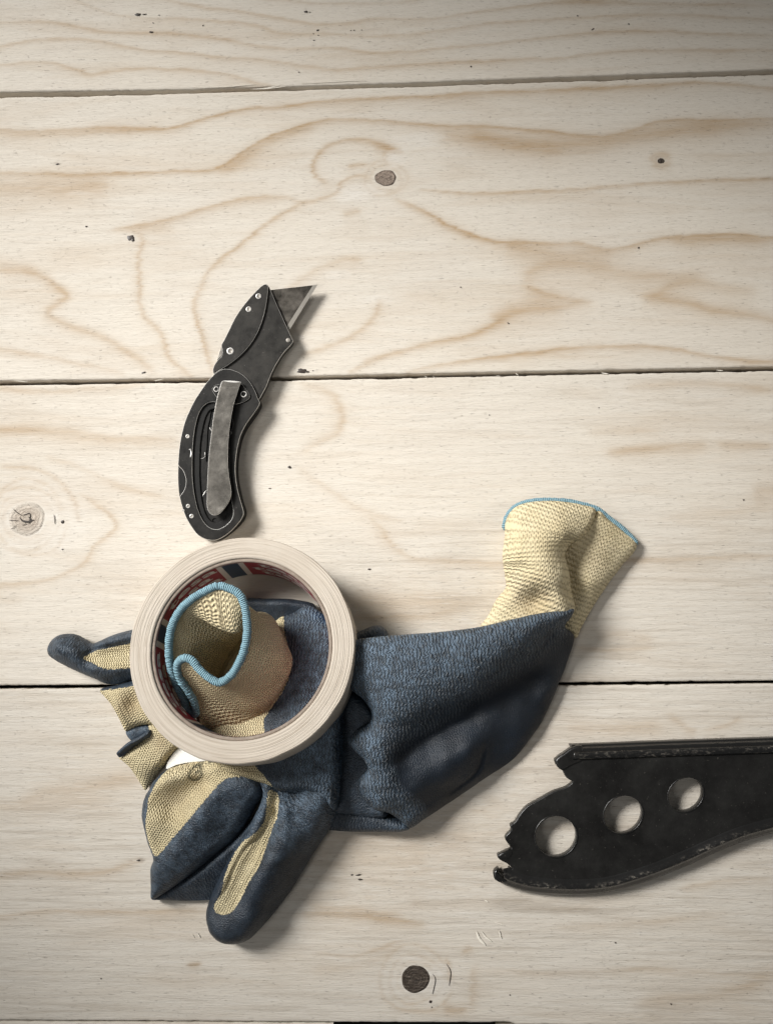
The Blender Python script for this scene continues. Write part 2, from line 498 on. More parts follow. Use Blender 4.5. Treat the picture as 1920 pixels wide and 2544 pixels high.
table = link('tabletop', mesh_from('tabletop', [(x, y, z) for z in (-.05, -.03) for x, y in ((X0, -.355), (X1, -.355), (X1, .315), (X0, .315))],
      [(3, 2, 1, 0), (4, 5, 6, 7), (0, 1, 5, 4), (1, 2, 6, 5), (2, 3, 7, 6), (3, 0, 4, 7)]), UNDER, smooth=False)
table['kind'] = 'structure'
table['label'] = 'pale pine tabletop of wide rough planks with narrow dark gaps'

planks = []
PLANK_LABEL = ['top pine plank with fine wavy grain lines', 'wide pine plank with looping grain round a dark oval knot', 'pine plank with a large pale cracked knot at its end',
               'pine plank with a round dark knot near its lower edge', 'sliver of a further plank along the bottom', 'end of a further plank beyond the dark opening']
for k, (fu, fl, (xa, xb)) in enumerate(EDGES):
    nx = int((xb - xa) / .00105)
    h0 = float(fu(np.array(0.)) - fl(np.array(0.)))
    nt = int(h0 / .00068)
    xs = np.linspace(xa, xb, nx + 1)
    yu, yl = fu(xs), fl(xs)
    chipu = np.maximum(0, fbm(xs * 260 + k * 31, xs * 0 + 5.5, 3)) * .0007 + np.maximum(0, vnoise(xs * 60 + k * 7, xs * 0 + 2.2) - .45) * .0011
    chipl = np.maximum(0, fbm(xs * 260 + k * 57, xs * 0 + 1.5, 3)) * .0005
    yu = yu - chipu; yl = yl + chipl
    # rows: side bottom, side top, bevel, interior..., bevel, side top, side bottom
    ins = np.array([.0010, 0, .0002, .0006])
    zz = np.array([-.018, -.0011, -.0004, -.0001])
    rows_y = []; rows_z = []
    for j in range(4):
        rows_y.append(yl + ins[j]); rows_z.append(np.full(nx + 1, zz[j]))
    for t in np.linspace(0, 1, nt + 1):
        rows_y.append(yl + .0011 + (yu - yl - .0022) * t); rows_z.append(np.zeros(nx + 1))
    for j in (3, 2, 1, 0):
        rows_y.append(yu - ins[j]); rows_z.append(np.full(nx + 1, zz[j]))
    Y = np.array(rows_y); Z = np.array(rows_z); X = np.broadcast_to(xs, Y.shape).copy()
    # gentle cupping and sawn unevenness
    Z = Z + fbm(X * 18 + k * 9, Y * 60, 3) * .00018 * (Z > -.01)
    nr = Y.shape[0]
    V = np.stack([X.ravel(), Y.ravel(), Z.ravel()], 1)
    r, c = np.meshgrid(np.arange(nr - 1), np.arange(nx), indexing='ij')
    a = (r * (nx + 1) + c).ravel()
    F = np.stack([a, a + 1, a + nx + 2, a + nx + 1], 1)
    me = bpy.data.meshes.new('plank')
    me.vertices.add(len(V)); me.vertices.foreach_set('co', V.astype(np.float32).ravel())
    me.loops.add(F.size); me.loops.foreach_set('vertex_index', F.astype(np.int32).ravel())
    me.polygons.add(len(F)); me.polygons.foreach_set('loop_start', np.arange(0, F.size, 4, dtype=np.int32))
    me.polygons.foreach_set('loop_total', np.full(len(F), 4, np.int32))
    me.update(calc_edges=True)
    Q = V[:, :2].copy()
    Qw = Q.copy()
    Qw[:, 1] += fbm(Q[:, 0] * 55, Q[:, 1] * 90, 3) * .0009 + vnoise(Q[:, 0] * 260, Q[:, 1] * 1400) * .00045
    Qw[:, 0] += vnoise(Q[:, 0] * 120 + 4, Q[:, 1] * 1500) * .0011
    att = {'grain': np.zeros(len(V)), 'stain': np.zeros(len(V)), 'pale': np.zeros(len(V))}
    for pts, up, dn, s in GL:
        w = PA(catmull(pts, 5))
        cy = w[:, 1].mean(); cx = np.interp(w[:, 0].mean(), xs, xs)
        if not (float(fl(np.array(cx))) < cy < float(fu(np.array(cx)))):
            continue
        m = max(up, dn) * MM * 5.5
        sel = np.where((Qw[:, 0] > w[:, 0].min() - m) & (Qw[:, 0] < w[:, 0].max() + m) & (Qw[:, 1] > w[:, 1].min() - m) & (Qw[:, 1] < w[:, 1].max() + m))[0]
        if not len(sel):
            continue
        d, arc, side, idx = seg_dist(Qw[sel], w)
        below = np.where(w[-1, 0] > w[0, 0], side < 0, side > 0)
        wd = np.where(below, dn, up) * MM * .62
        L = idx.max()
        fade = np.clip(np.minimum(idx, (len(w) - 1) - idx) / (len(w) * .12 + 1), 0, 1) ** .6
        if k == 0:
            s = s * .72
        val = min(1, s * 1.12) * np.exp(-(d / (wd * 1.2)) ** 1.5) * (.35 + .65 * fade) * (.82 + .25 * vnoise(Q[sel, 0] * 40, Q[sel, 1] * 40 + 3))
        wide = s * .42 * np.exp(-(d / (np.where(below, 2.2, .8) * dn * MM)) ** 1.3) * fade * (.7 + .5 * vnoise(Q[sel, 0] * 30 + 8, Q[sel, 1] * 90))
        att['grain'][sel] = 1 - (1 - att['grain'][sel]) * (1 - np.clip(val, 0, 1)) * (1 - np.clip(wide, 0, 1))
    for (pt, rx, ry, s, ch) in BL:
        c0 = P(*pt)
        e = np.hypot((Qw[:, 0] - c0[0]) / (rx * MM), (Qw[:, 1] - c0[1]) / (ry * MM)) + fbm(Q[:, 0] * 130, Q[:, 1] * 420, 3) * .45
        att[ch] = 1 - (1 - att[ch]) * (1 - s * np.clip(1 - e, 0, 1) ** .7)
    att['age'] = np.clip((0.0, .12, .30, .85, .8, .8)[k] + .25 * fbm(Q[:, 0] * 9 + 3, Q[:, 1] * 25, 2), 0, 1)
    if k == 2:
        att['age'] = np.clip(att['age'] + np.clip((.02 - Q[:, 1]) / .10, 0, .5) * np.clip((Q[:, 0] + .02) / .06, 0, 1), 0, 1)
    for ch, v in att.items():
        set_attr(me, ch, v)
    o = link('plank', me, WOOD, table)
    o['label'] = PLANK_LABEL[k]
    planks.append(o)

# knots: inlaid end-grain discs, slightly proud or sunk
def knot_material(name, inner, ring, rim, dark, crack, rim0=.80, streak=None):
    M = Mat(name, rough=.6, spec=.3)
    p = M.attr('kp', 'Vector')
    r = M.attr('kr')
    nz = M.noise(M.scale(p, (5, 5, 5)), 1, 4, .6, .8)
    rw = M.math('ADD', r, M.math('MULTIPLY', M.math('SUBTRACT', nz, .5), .35))
    rings = M.math('SINE', M.math('MULTIPLY', rw, 34.0))
    c = M.mix(M.ramp(rings, -1, 1, 0, .55), inner, ring)
    c = M.mix(M.ramp(M.noise(M.scale(p, (3.4, 3.4, 3)), 1, 5, .7), .45, .66), c, dark)
    c = M.mix(M.ramp(rw, rim0, .97), c, rim)
    if streak:
        sk = M.noise(M.scale(p, (1.4, 13, 3), (2, 1, 0)), 1, 4, .65, .6)
        c = M.mix(M.ramp(sk, .52, .64, 0, .65), c, streak)
    cr = M.noise(M.scale(p, (1.2, 9, 3)), 1, 4, .7, 1.2)
    c = M.mix(M.math('MULTIPLY', M.ramp(cr, .58, .66), M.ramp(r, .75, .3, 0, crack)), c, (.012, .01, .009))
    M.color(c)
    M.normal(M.bump(M.math('SUBTRACT', rings, M.ramp(cr, .5, .7, 0, 4)), .0003, .5))
    return M.m

def knot(plank, pt, rx, ry, mat, z=.00012, rot=0.0, wob=.06, name='knot'):
    c = P(*pt)
    n, rr = 40, 10
    V = [(c[0], c[1], z)]; KP = [(0, 0)]; KR = [0]
    ph = random.random() * 9
    for i in range(1, rr + 1):
        for j in range(n):
            a = 2 * math.pi * j / n
            w = 1 + wob * math.sin(2 * a + ph) + wob * .7 * math.sin(3 * a + ph * 2) + wob * .4 * math.sin(7 * a + ph)
            x = math.cos(a) * rx * w * i / rr; y = math.sin(a) * ry * w * i / rr
            xr = x * math.cos(rot) - y * math.sin(rot); yr = x * math.sin(rot) + y * math.cos(rot)
            V.append((c[0] + xr * MM, c[1] + yr * MM, z + (.00010 if i < rr else -.0006) - .00012 * (i / rr) ** 4))
            KP.append((math.cos(a) * i / rr, math.sin(a) * i / rr)); KR.append(i / rr)
    F = [(0, 1 + j, 1 + (j + 1) % n) for j in range(n)]
    for i in range(rr - 1):
        for j in range(n):
            F.append((1 + i * n + j, 1 + (i + 1) * n + j, 1 + (i + 1) * n + (j + 1) % n, 1 + i * n + (j + 1) % n))
    me = mesh_from(name, V, F)
    set_attr(me, 'kp', KP); set_attr(me, 'kr', KR)
    return link(name, me, mat, plank)

K1 = knot_material('knot_grey', (.36, .29, .235), (.24, .18, .14), (.040, .029, .022), (.11, .082, .062), .7)
K2 = knot_material('knot_pale', (.49, .425, .355), (.45, .385, .315), (.60, .545, .47), (.42, .355, .29), .0, .55)
K3 = knot_material('knot_dark', (.070, .053, .040), (.030, .022, .016), (.028, .020, .015), (.022, .016, .012), 1.0, .86, (.21, .17, .135))
FL = Mat('resin_fleck', (.030, .020, .014), .45).m
knot(planks[1], (958, 442), 5.9, 4.9, K1, rot=.25)
knot(planks[1], (1641, 400), 1.9, 1.7, K3)
knot(planks[2], (68, 1289), 10.6, 9.6, K2, wob=.03)
knot(planks[3], (1032, 2432), 7.4, 7.3, K3, wob=.03)

def fleck(plank, pt, rx, ry, ang=0.0, lift=.0):
    c = P(*pt)
    n = 11
    V = [(c[0], c[1], .00055)]
    for j in range(n):
        a = 2 * math.pi * j / n
        w = random.uniform(.65, 1.15)
        x, y = math.cos(a) * rx * w, math.sin(a) * ry * w
        V.append((c[0] + (x * math.cos(ang) - y * math.sin(ang)) * MM, c[1] + (x * math.sin(ang) + y * math.cos(ang)) * MM, .00022))
    link('fleck', mesh_from('fleck', V, [(0, 1 + j, 1 + (j + 1) % n) for j in range(n)]), FL, plank)

for f, pl, lst in (
    (W1, 0, [(572, 61, 2.2, .9, .1), (600, 60, 1.6, .3, 0), (628, 134, 1.4, .55, 0), (636, 96, .4, .3, 0), (1268, 49, 1.2, .65, 0), (1285, 51, .6, .2, 0), (1318, 127, 1.0, .5, .2), (1300, 141, .4, .3, 0),
                (1302, 168, .5, .35, 0), (1320, 147, .5, .2, 0), (843, 106, .6, .25, .8), (1468, 126, .7, .3, .3), (1455, 127, .4, .25, 0), (1500, 125, .5, .2, 0), (660, 64, .7, .15, 0), (1240, 300, .4, .3, 0)]),
    (W2, 0, [(858, 66, .45, .35, 0), (1070, 100, .5, .4, 0), (416, 276, .5, .4, 0), (920, 122, 1.0, .3, .6)]),
    (W1, 1, [(543, 985, 2.0, 1.6, .3), (552, 995, 1.2, 1.0, 0), (360, 940, .8, .4, .2), (240, 681, 1.2, .4, .2)]),
    (W2, 1, [(1111, 1028, .6, .5, 0), (374, 1191, .4, .3, 0), (1203, 669, .9, .8, 0)]),
    (W3, 1, [(1252, 303, 2.6, 1.3, .1), (1275, 307, 1.6, .5, -.1), (598, 310, 1.2, .5, .3), (1298, 302, .5, .25, .5)]),
    (W4, 1, [(572, 106, .8, .4, -.5)]),
    (W3, 2, [(1201, 703, 1.3, .8, -.4), (262, 929, 1.2, 1.1, .8), (1531, 1125, .9, .45, 0), (262, 1043, .6, .3, 0), (1120, 790, .8, .3, 0)]),
    (W4, 2, [(1546, 838, .6, .4, 0), (946, 456, .5, .3, 0), (493, 486, .4, .3, 0)]),
    (W5, 3, [(1487, 890, 1.5, .45, .1), (1460, 890, .7, .4, 0), (1495, 909, 1.4, .5, 0), (575, 830, 1.0, .5, .2), (420, 1320, .4, .3, 0)]),
    (W6, 3, [(423, 714, 1.0, .75, 0), (1095, 500, .5, .35, 0), (1297, 723, .6, .4, 0), (428, 735, .35, .3, 0), (712, 690, .4, .3, 0)]),
):
    for (x, y, rx, ry, a) in lst:
        fleck(planks[pl], f([(x, y)])[0], rx, ry, a)
# cracks across the big pale knot
CRK = Mat('crack_dark', (.050, .042, .036), .8).m
def strip(name, pts, w, mat, parent, z=.0007, taper=True, thick=.0002):
    c = resample(catmull(PA(pts), 6), .0006)
    d = np.gradient(c, axis=0); d /= np.maximum(np.linalg.norm(d, axis=1)[:, None], 1e-9)
    nrm = np.stack([-d[:, 1], d[:, 0]], 1)
    s = np.linspace(0, 1, len(c))
    ww = w * MM * (np.sqrt(np.clip(np.sin(np.pi * np.clip(s, .02, .98)), 0, 1)) if taper else 1 + 0 * s) * (1 + .3 * vnoise(s * 13, s * 0 + w))
    L = c + nrm * ww[:, None] / 2; R = c - nrm * ww[:, None] / 2
    n = len(c)
    V = [(*p, z - thick) for p in L] + [(*p, z) for p in c] + [(*p, z - thick) for p in R]
    F = []
    for i in range(n - 1):
        F += [(i, n + i, n + i + 1, i + 1), (n + i, 2 * n + i, 2 * n + i + 1, n + i + 1)]
    return link(name, mesh_from(name, V, F), mat, parent)
G0 = frame(0, 1240, 400 / 1669)
for pts, w in (([(140, 95), (180, 135), (235, 170)], .45), ([(235, 172), (300, 150), (318, 150), (312, 250)], .6), ([(215, 190), (240, 225), (300, 235), (360, 215)], 1.1), ([(300, 180), (330, 220), (305, 255)], .7),
               ([(280, 255), (240, 275)], .4), ([(180, 275), (120, 315)], .3), ([(100, 220), (200, 225)], .35), ([(565, 160), (575, 220), (572, 260)], .5)):
    strip('crack', G0(pts), w * .85, CRK, planks[2])
for pts, w in (([(1135, 150), (1165, 200), (1155, 300)], .45), ([(1040, 220), (1060, 250), (1040, 360)], .4)):
    strip('crack', frame(700, 2340, 600 / 1669)(pts), w, CRK, planks[3], z=.0004)
# pale splinters along the sawn edges and lifted fibres
SPL = Mat('pale_splinter', (.74, .69, .60), .7, spec=.2).m
for f, pl, lst in ((W1, 1, [([(1040, 372), (1100, 368), (1165, 354)], .8), ([(1090, 372), (1150, 364), (1190, 359)], .7)]),
                   (W1, 0, [([(800, 366), (950, 360), (1060, 351)], .6), ([(1250, 347), (1380, 340), (1520, 334)], .5)]),
                   (W3, 1, [([(60, 344), (120, 350)], .5), ([(640, 345), (680, 338)], .5)]),
                   (W4, 2, [([(225, 324), (235, 332)], .4), ([(258, 326), (270, 334)], .4), ([(600, 312), (612, 322)], .5), ([(955, 312), (985, 316)], .8), ([(1430, 300), (1460, 303)], .6), ([(520, 323), (540, 326)], .4)]),
                   (W6, 3, [([(590, 458), (600, 485), (622, 508)], 1.6), ([(608, 458), (622, 478), (645, 495)], 1.0), ([(672, 455), (680, 485)], .8), ([(620, 345), (632, 352)], .8), ([(655, 425), (692, 437)], .5)]),
                   (W5, 3, [([(820, 1130), (832, 1150)], .7), ([(800, 1135), (806, 1150)], .4)])):
    for pts, w in lst:
        strip('splinter', f(pts), w * .7, SPL, planks[pl], z=.0006)
# ------------------------------------------------------------------ flat plates cut from an outline
def plate(name, outline, z0, z1, mat, parent, bevel=.0003, holes=(), smooth_outline=True, zf=None, res=6, zproj=None, edge_mat=None, step=None, zmod=None):
    """outline / holes in photo pixels at height z1; a solid plate from z0 to z1 with a bevelled rim"""
    zp = z1 if zproj is None else zproj
    cu = bpy.data.curves.new(name, 'CURVE')
    cu.dimensions = '2D'; cu.fill_mode = 'BOTH'
    for px in [outline] + list(holes):
        w = PA(np.array(px, float)[:, :2], zp)
        if smooth_outline:
            w = catmull(w, res, True)
        if step:
            w = resample(w, step, True)
        sp = cu.splines.new('POLY')
        sp.points.add(len(w) - 1)
        for q, c in zip(sp.points, w):
            q.co = (c[0], c[1], 0, 1)
        sp.use_cyclic_u = True
    b = min(bevel, (z1 - z0) * .45)
    cu.extrude = (z1 - z0) / 2 - b
    cu.bevel_depth = b
    cu.bevel_resolution = 2
    cu.offset = -b
    tmp = bpy.data.objects.new('tmp', cu)
    col.objects.link(tmp)
    bpy.context.view_layer.update()
    dg = bpy.context.evaluated_depsgraph_get()
    me = bpy.data.meshes.new_from_object(tmp.evaluated_get(dg))
    bpy.data.objects.remove(tmp); bpy.data.curves.remove(cu)
    me.materials.clear()
    V = np.zeros(len(me.vertices) * 3); me.vertices.foreach_get('co', V); V = V.reshape(-1, 3)
    top = V[:, 2] > 0
    V[:, 2] += (z0 + z1) / 2
    if zmod is not None:
        V[:, 2] += zmod(V[:, 0], V[:, 1], top)
    me.vertices.foreach_set('co', V.ravel()); me.update()
    o = link(name, me, mat, None)
    if edge_mat is not None:
        me.materials.append(edge_mat)
        me.update()
        for p in me.polygons:
            nz = p.normal.z
            if .25 < nz < .93:
                p.material_index = 1
    # keep flat faces flat
    me.polygons.foreach_set('use_smooth', np.array([not (abs(p.normal.z) > .999) for p in me.polygons]))
    adopt(o, parent)
    return o

def circle_px(c, r, n=24, sy=1.0, rot=0.0):
    out = []
    for j in range(n):
        a = 2 * math.pi * j / n
        x, y = math.cos(a) * r, math.sin(a) * r * sy
        out.append((c[0] + x * math.cos(rot) - y * math.sin(rot), c[1] + x * math.sin(rot) + y * math.cos(rot)))
    return out

def dome(name, c, r, z0, h, mat, parent, n=20, dish=0.0, ring_mat=None):
    """rivet / screw head: low dome, optionally with a sunk centre"""
    prof = [(1.0, 0), (1.0, .45), (.9, .85), (.72, 1.0), (.55, 1.0 - dish * .6), (.3, 1.0 - dish), (0, 1.0 - dish * 1.1)]
    V = []; F = []
    for k, (rr, hh) in enumerate(prof[:-1]):
        for j in range(n):
            a = 2 * math.pi * j / n
            V.append((c[0] + math.cos(a) * r * rr, c[1] + math.sin(a) * r * rr, z0 + h * hh))
    V.append((c[0], c[1], z0 + h * prof[-1][1]))
    m = len(prof) - 1
    for k in range(m - 1):
        for j in range(n):
            F.append((k * n + j, k * n + (j + 1) % n, (k + 1) * n + (j + 1) % n, (k + 1) * n + j))
    for j in range(n):
        F.append(((m - 1) * n + j, (m - 1) * n + (j + 1) % n, len(V) - 1))
    me = mesh_from(name, V, F)
    o = link(name, me, mat)
    if ring_mat is not None:
        me.materials.append(ring_mat)
        for i, p in enumerate(me.polygons):
            if n * 3 <= i:
                p.material_index = 1
    adopt(o, parent)
    return o

# ------------------------------------------------------------------ utility knife
def black_metal(name, c0, c1, rough, scratch=.5, metal=.75, spec=.22):
    M = Mat(name, rough=rough, metal=metal, spec=spec)
    p = M.geo()
    sp = M.noise(M.scale(p, (900, 900, 900)), 1, 4, .7)
    bl_ = M.noise(M.scale(p, (150, 150, 150)), 1, 6, .68)
    c = M.mix(M.ramp(bl_, .35, .7), c0, c1)
    c = M.mix(M.ramp(sp, .66, .74, 0, scratch), c, (.34, .31, .28))
    M.color(c)
    M.rough(M.ramp(bl_, .3, .75, rough - .07, rough + .14))
    M.normal(M.bump(M.math('ADD', sp, M.math('MULTIPLY', bl_, .6)), .00012, .5))
    return M.m

KN_BODY = black_metal('blackened_steel', (.0085, .008, .0072), (.020, .0185, .016), .44, .6, .1)
KN_DARK = black_metal('black_anodised', (.006, .0058, .0053), (.014, .0132, .012), .55, .25, .1)
KN_HEAD = black_metal('grey_steel', (.016, .0148, .013), (.036, .033, .0285), .44, .6, .12)
KN_CLIP = black_metal('worn_clip_steel', (.125, .116, .102), (.19, .176, .155), .28, .7, .5)
KN_BLADE = black_metal('tarnished_blade_steel', (.040, .036, .030), (.15, .134, .115), .32, .7, .6)
KN_EDGE = black_metal('bare_worn_steel', (.80, .78, .74), (.50, .48, .45), .34, .0, .35)
KN_GROUND = black_metal('ground_edge_steel', (.46, .43, .38), (.34, .31, .27), .34, .2, .4)
KN_RIVET = black_metal('rivet_steel', (.20, .185, .165), (.34, .315, .28), .40, .3, .8)

kc = P(*FA([(420, 1400)])[0])
knife = thing('utility_knife', 'black folding utility knife with open blade and belt clip', 'knife', (kc[0], kc[1], 0))
Z = MM
HT = FA([(490,787),(560,800),(620,830),(680,890),(720,960),(740,1015),(755,1045),(738,1085),(700,1140),(650,1210),(610,1290),(588,1370),(575,1450),(568,1550),(574,1640),(588,1720),(606,1790),(624,1850),(632,1890),(618,1930),(580,1980),(520,2040),(460,2080),(410,2097),(360,2093),(310,2075),(270,2045),(230,1990),(190,1920),(165,1850),(148,1790),(144,1762),(165,1732),(187,1685),(189,1625),(166,1562),(131,1522),(132,1490),(141,1380),(161,1270),(190,1170),(220,1100),(255,1030),(300,960),(350,890),(400,835),(440,803)])
HB = FA([(470,800),(600,840),(680,900),(740,1010),(760,1050),(735,1110),(700,1160),(655,1225),(615,1305),(595,1385),(582,1460),(577,1550),(584,1640),(600,1720),(618,1795),(638,1860),(641,1890),(622,1940),(580,1990),(510,2050),(450,2088),(400,2098),(350,2090),(300,2068),(250,2020),(200,1940),(160,1840),(140,1755),(132,1680),(130,1600),(133,1500),(145,1370),(170,1260),(200,1160),(255,1040),(330,930),(400,845)])
GROOVE = FA([(240,1500),(246,1350),(266,1210),(298,1110),(345,1055),(405,1040),(470,1070),(520,1130),(545,1180),(549,1212),(538,1262),(516,1330),(524,1500),(528,1700),(545,1830),(552,1880),(540,1932),(490,1985),(430,2012),(380,2003),(335,1965),(293,1890),(260,1770),(243,1640)])
plate('handle_scale', HB, .4*Z, 6.6*Z, KN_DARK, knife, .0008)
plate('handle_plate', HT, 6.9*Z, 9.2*Z, KN_BODY, knife, .00045, [GROOVE], edge_mat=KN_EDGE)
# stepped channel pressed into the handle
G_IN = FA([(300,1500),(305,1360),(325,1230),(352,1140),(385,1100),(430,1100),(470,1150),(490,1230),(478,1330),(478,1500),(484,1700),(500,1830),(505,1880),(490,1920),(450,1952),(400,1955),(360,1920),(330,1850),(310,1740),(300,1620)])
plate('channel_step', [((a[0]-FA([(400,1530)])[0][0])*1.04+FA([(400,1530)])[0][0], (a[1]-FA([(400,1530)])[0][1])*1.015+FA([(400,1530)])[0][1]) for a in GROOVE], 6.6*Z, 7.9*Z, KN_DARK, knife, .0005, [G_IN])
plate('channel_floor', [((a[0]-FA([(400,1530)])[0][0])*1.05+FA([(400,1530)])[0][0], (a[1]-FA([(400,1530)])[0][1])*1.015+FA([(400,1530)])[0][1]) for a in G_IN], 6.5*Z, 7.2*Z, KN_BODY, knife, .0001,
      [FA([(360,1230),(372,1180),(390,1100),(412,1090),(408,1180),(385,1330),(368,1480),(350,1500),(352,1360)]), FA(circle_px((412,1945),19,14))])
HEAD = FA([(803,138),(822,155),(870,265),(930,400),(1000,556),(1009,576),(998,597),(940,660),(880,750),(840,830),(805,920),(770,985),(752,1015),(700,1040),(600,1040),(480,960),(420,870),(402,826),(396,792),(412,750),(438,716),(462,690),(468,645),(461,607),(480,570),(520,490),(570,390),(640,290),(720,200),(780,146)])
LEAF = FA([(803,140),(816,165),(807,270),(785,380),(742,500),(682,600),(600,690),(520,752),(440,802),(404,822),(397,794),(412,750),(438,716),(462,690),(468,645),(461,607),(480,570),(520,490),(570,390),(640,290),(720,200),(780,146)])
plate('blade_holder', HEAD, 3.0*Z, 7.6*Z, KN_HEAD, knife, .00045, edge_mat=KN_EDGE, res=4)
plate('holder_cover', LEAF, 7.65*Z, 8.9*Z, KN_HEAD, knife, .00038, edge_mat=KN_EDGE, res=4)
# thumb tab in the notch of the holder
plate('release_tab', FA([(462,615),(470,650),(462,690),(438,715),(430,720),(436,690),(448,650)]), 3.2*Z, 6.0*Z, KN_RIVET, knife, .0002)
# trapezoid blade with a ground edge
def blade():
    zt = 5.6 * Z
    pts = PA(FA([(838,186),(1195,143),(980,492),(880,470),(780,300)]), zt)
    cut = PA(FA([(1160,150),(945,488)]), zt)
    b = [(pts[0][0], pts[0][1]), tuple(cut[0]), tuple(pts[1]), tuple(pts[2]), tuple(cut[1]), tuple(pts[3]), tuple(pts[4])]
    th = .6 * Z
    V = []
    for i, p in enumerate(b):
        zz = zt if i not in (2, 3) else zt - th / 2
        V.append((*p, zz))
    for i, p in enumerate(b):
        zz = zt - th if i not in (2, 3) else zt - th / 2 - .00003
        V.append((*p, zz))
    n = len(b)
    F = [(0, 6, 5, 4, 1), (1, 4, 3, 2), (7, 8, 11, 12, 13), (8, 9, 10, 11)]
    for i in range(n):
        j = (i + 1) % n
        F.append((i, j, n + j, n + i))
    me = mesh_from('blade', V, F)
    bm = bmesh.new(); bm.from_mesh(me); bmesh.ops.recalc_face_normals(bm, faces=bm.faces); bm.to_mesh(me); bm.free()
    o = link('blade', me, [KN_BLADE, KN_EDGE], smooth=False)
    adopt(o, knife)
    # the ground bevel is a strip of its own
    e = PA(FA([(1160,150),(1195,143),(980,492),(945,488)]), zt)
    V = [(*e[0], zt + .00004), (*e[1], zt - th / 2 + .00006), (*e[2], zt - th / 2 + .00006), (*e[3], zt + .00004)]
    m2 = mesh_from('cutting_edge', V, [(0, 3, 2, 1)])
    bm = bmesh.new(); bm.from_mesh(m2); bmesh.ops.recalc_face_normals(bm, faces=bm.faces)
    for f in bm.faces:
        if f.normal.z < 0: f.normal_flip()
    bm.to_mesh(m2); bm.free()
    c = link('cutting_edge', m2, KN_GROUND, smooth=False)
    c.parent = o
blade()
for (x, y, r) in ((745,233,24), (670,333,24), (530,652,30)):
    dome('rivet', P(*FA([(x, y)])[0], 8.9*Z), r*.3254*.19*Z, 8.85*Z, .35*Z, KN_EDGE, knife, dish=.25, ring_mat=KN_RIVET)
dome('rivet', P(*FA([(973, 570)])[0], 7.6*Z), 21*.3254*.19*Z, 7.55*Z, .45*Z, KN_RIVET, knife)
for (x, y, r) in ((205,1303,17), (208,1835,17), (235,1912,18), (173,1868,10)):
    dome('pin', P(*FA([(x, y)])[0], 9.2*Z), r*.3254*.19*Z, 9.15*Z, .22*Z, KN_EDGE, knife, n=14, dish=.3, ring_mat=KN_RIVET)
plate('clip_base', FA([(392,945),(408,918),(450,903),(612,903),(650,945),(680,988),(674,1012),(640,1036),(590,1054),(556,1056),(440,1012),(412,985)]), 9.2*Z, 10.0*Z, KN_BODY, knife, .00022, edge_mat=KN_EDGE)
for (x, y, r) in ((424,944,24), (633,982,27)):
    dome('screw', P(*FA([(x, y)])[0], 10*Z), r*.3254*.19*Z, 9.95*Z, .5*Z, KN_EDGE, knife, dish=.9, ring_mat=KN_DARK)
cy0 = P(*FA([(540, 885)])[0], 12*Z)[1]; cy1 = P(*FA([(430, 1905)])[0], 12*Z)[1]
def clip_z(x, y, top):
    t = np.clip((cy0 - y) / (cy0 - cy1), 0, 1)
    return (1.0 - 1.3 * t + .9 * np.clip((t - .88) / .12, 0, 1) ** 1.5 - 1.2 * np.clip((.05 - t) / .05, 0, 1)) * Z
CLIP = FA([(466,884),(478,878),(600,884),(613,890),(606,910),(590,965),(562,1050),(541,1150),(526,1250),(516,1350),(513,1450),(515,1550),(522,1620),(534,1690),(538,1740),(525,1792),(490,1850),(450,1895),(410,1908),(375,1890),(353,1840),(352,1750),(358,1600),(368,1450),(385,1300),(405,1150),(430,1020),(452,935)])
plate('belt_clip', CLIP, 11.0*Z, 12.0*Z, KN_CLIP, knife, .00036, edge_mat=KN_EDGE, zmod=clip_z, zproj=11.6*Z, res=5)

# paint chips and scratches showing bare steel
for pts, w in (([(225,1405),(232,1430),(225,1462)], .75), ([(212,1402),(232,1400)], .4), ([(338,1420),(335,1450)], .4), ([(300,1472),(325,1468),(345,1448)], .28), ([(318,1760),(345,1715)], .45), ([(372,1235),(385,1260)], .5),
               ([(480,880),(600,888)], .8)):
    s = strip('scratch', FA(pts), w, KN_EDGE, None, z=0.0)
    s.location.z = 9.42 * Z if pts[0][0] < 300 else (7.45 * Z if pts[0][1] > 1000 else 12.25 * Z)
    w0 = PA(FA(pts)); w1 = PA(FA(pts), s.location.z)
    s.location.x = (w1 - w0)[:, 0].mean(); s.location.y = (w1 - w0)[:, 1].mean()
    adopt(s, knife)

# ------------------------------------------------------------------ broken black bracket
def plastic(name):
    M = Mat(name, rough=.36, spec=.42)
    p = M.geo()
    d = M.noise(M.scale(p, (700, 700, 700)), 1, 3, .7)
    s = M.noise(M.scale(p, (60, 60, 60)), 1, 5, .65)
    c = M.mix(M.ramp(s, .35, .75), (.0065, .006, .0055), (.017, .0165, .0150))
    c = M.mix(M.ramp(d, .66, .74, 0, .6), c, (.15, .135, .115))
    M.color(c)
    M.rough(M.ramp(s, .3, .7, .22, .42))
    M.normal(M.bump(M.math('ADD', d, s), .00018, .55))
    return M.m
PLASTIC = plastic('scuffed_black_plastic')
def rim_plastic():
    M = Mat('worn_highlit_rim_plastic', rough=.24, spec=.7)
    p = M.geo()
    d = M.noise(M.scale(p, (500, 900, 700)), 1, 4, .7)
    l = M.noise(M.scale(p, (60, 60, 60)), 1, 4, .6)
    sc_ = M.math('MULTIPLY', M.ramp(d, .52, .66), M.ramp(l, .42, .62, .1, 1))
    # scuffs on the proud parts, paled to paint in the ridge highlight
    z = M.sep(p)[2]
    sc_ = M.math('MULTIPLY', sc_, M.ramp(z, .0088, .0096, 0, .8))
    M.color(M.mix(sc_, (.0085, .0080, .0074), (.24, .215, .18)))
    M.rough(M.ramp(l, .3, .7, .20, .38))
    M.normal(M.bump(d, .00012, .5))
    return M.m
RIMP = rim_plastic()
bc = P(*FE([(900, 650)])[0])
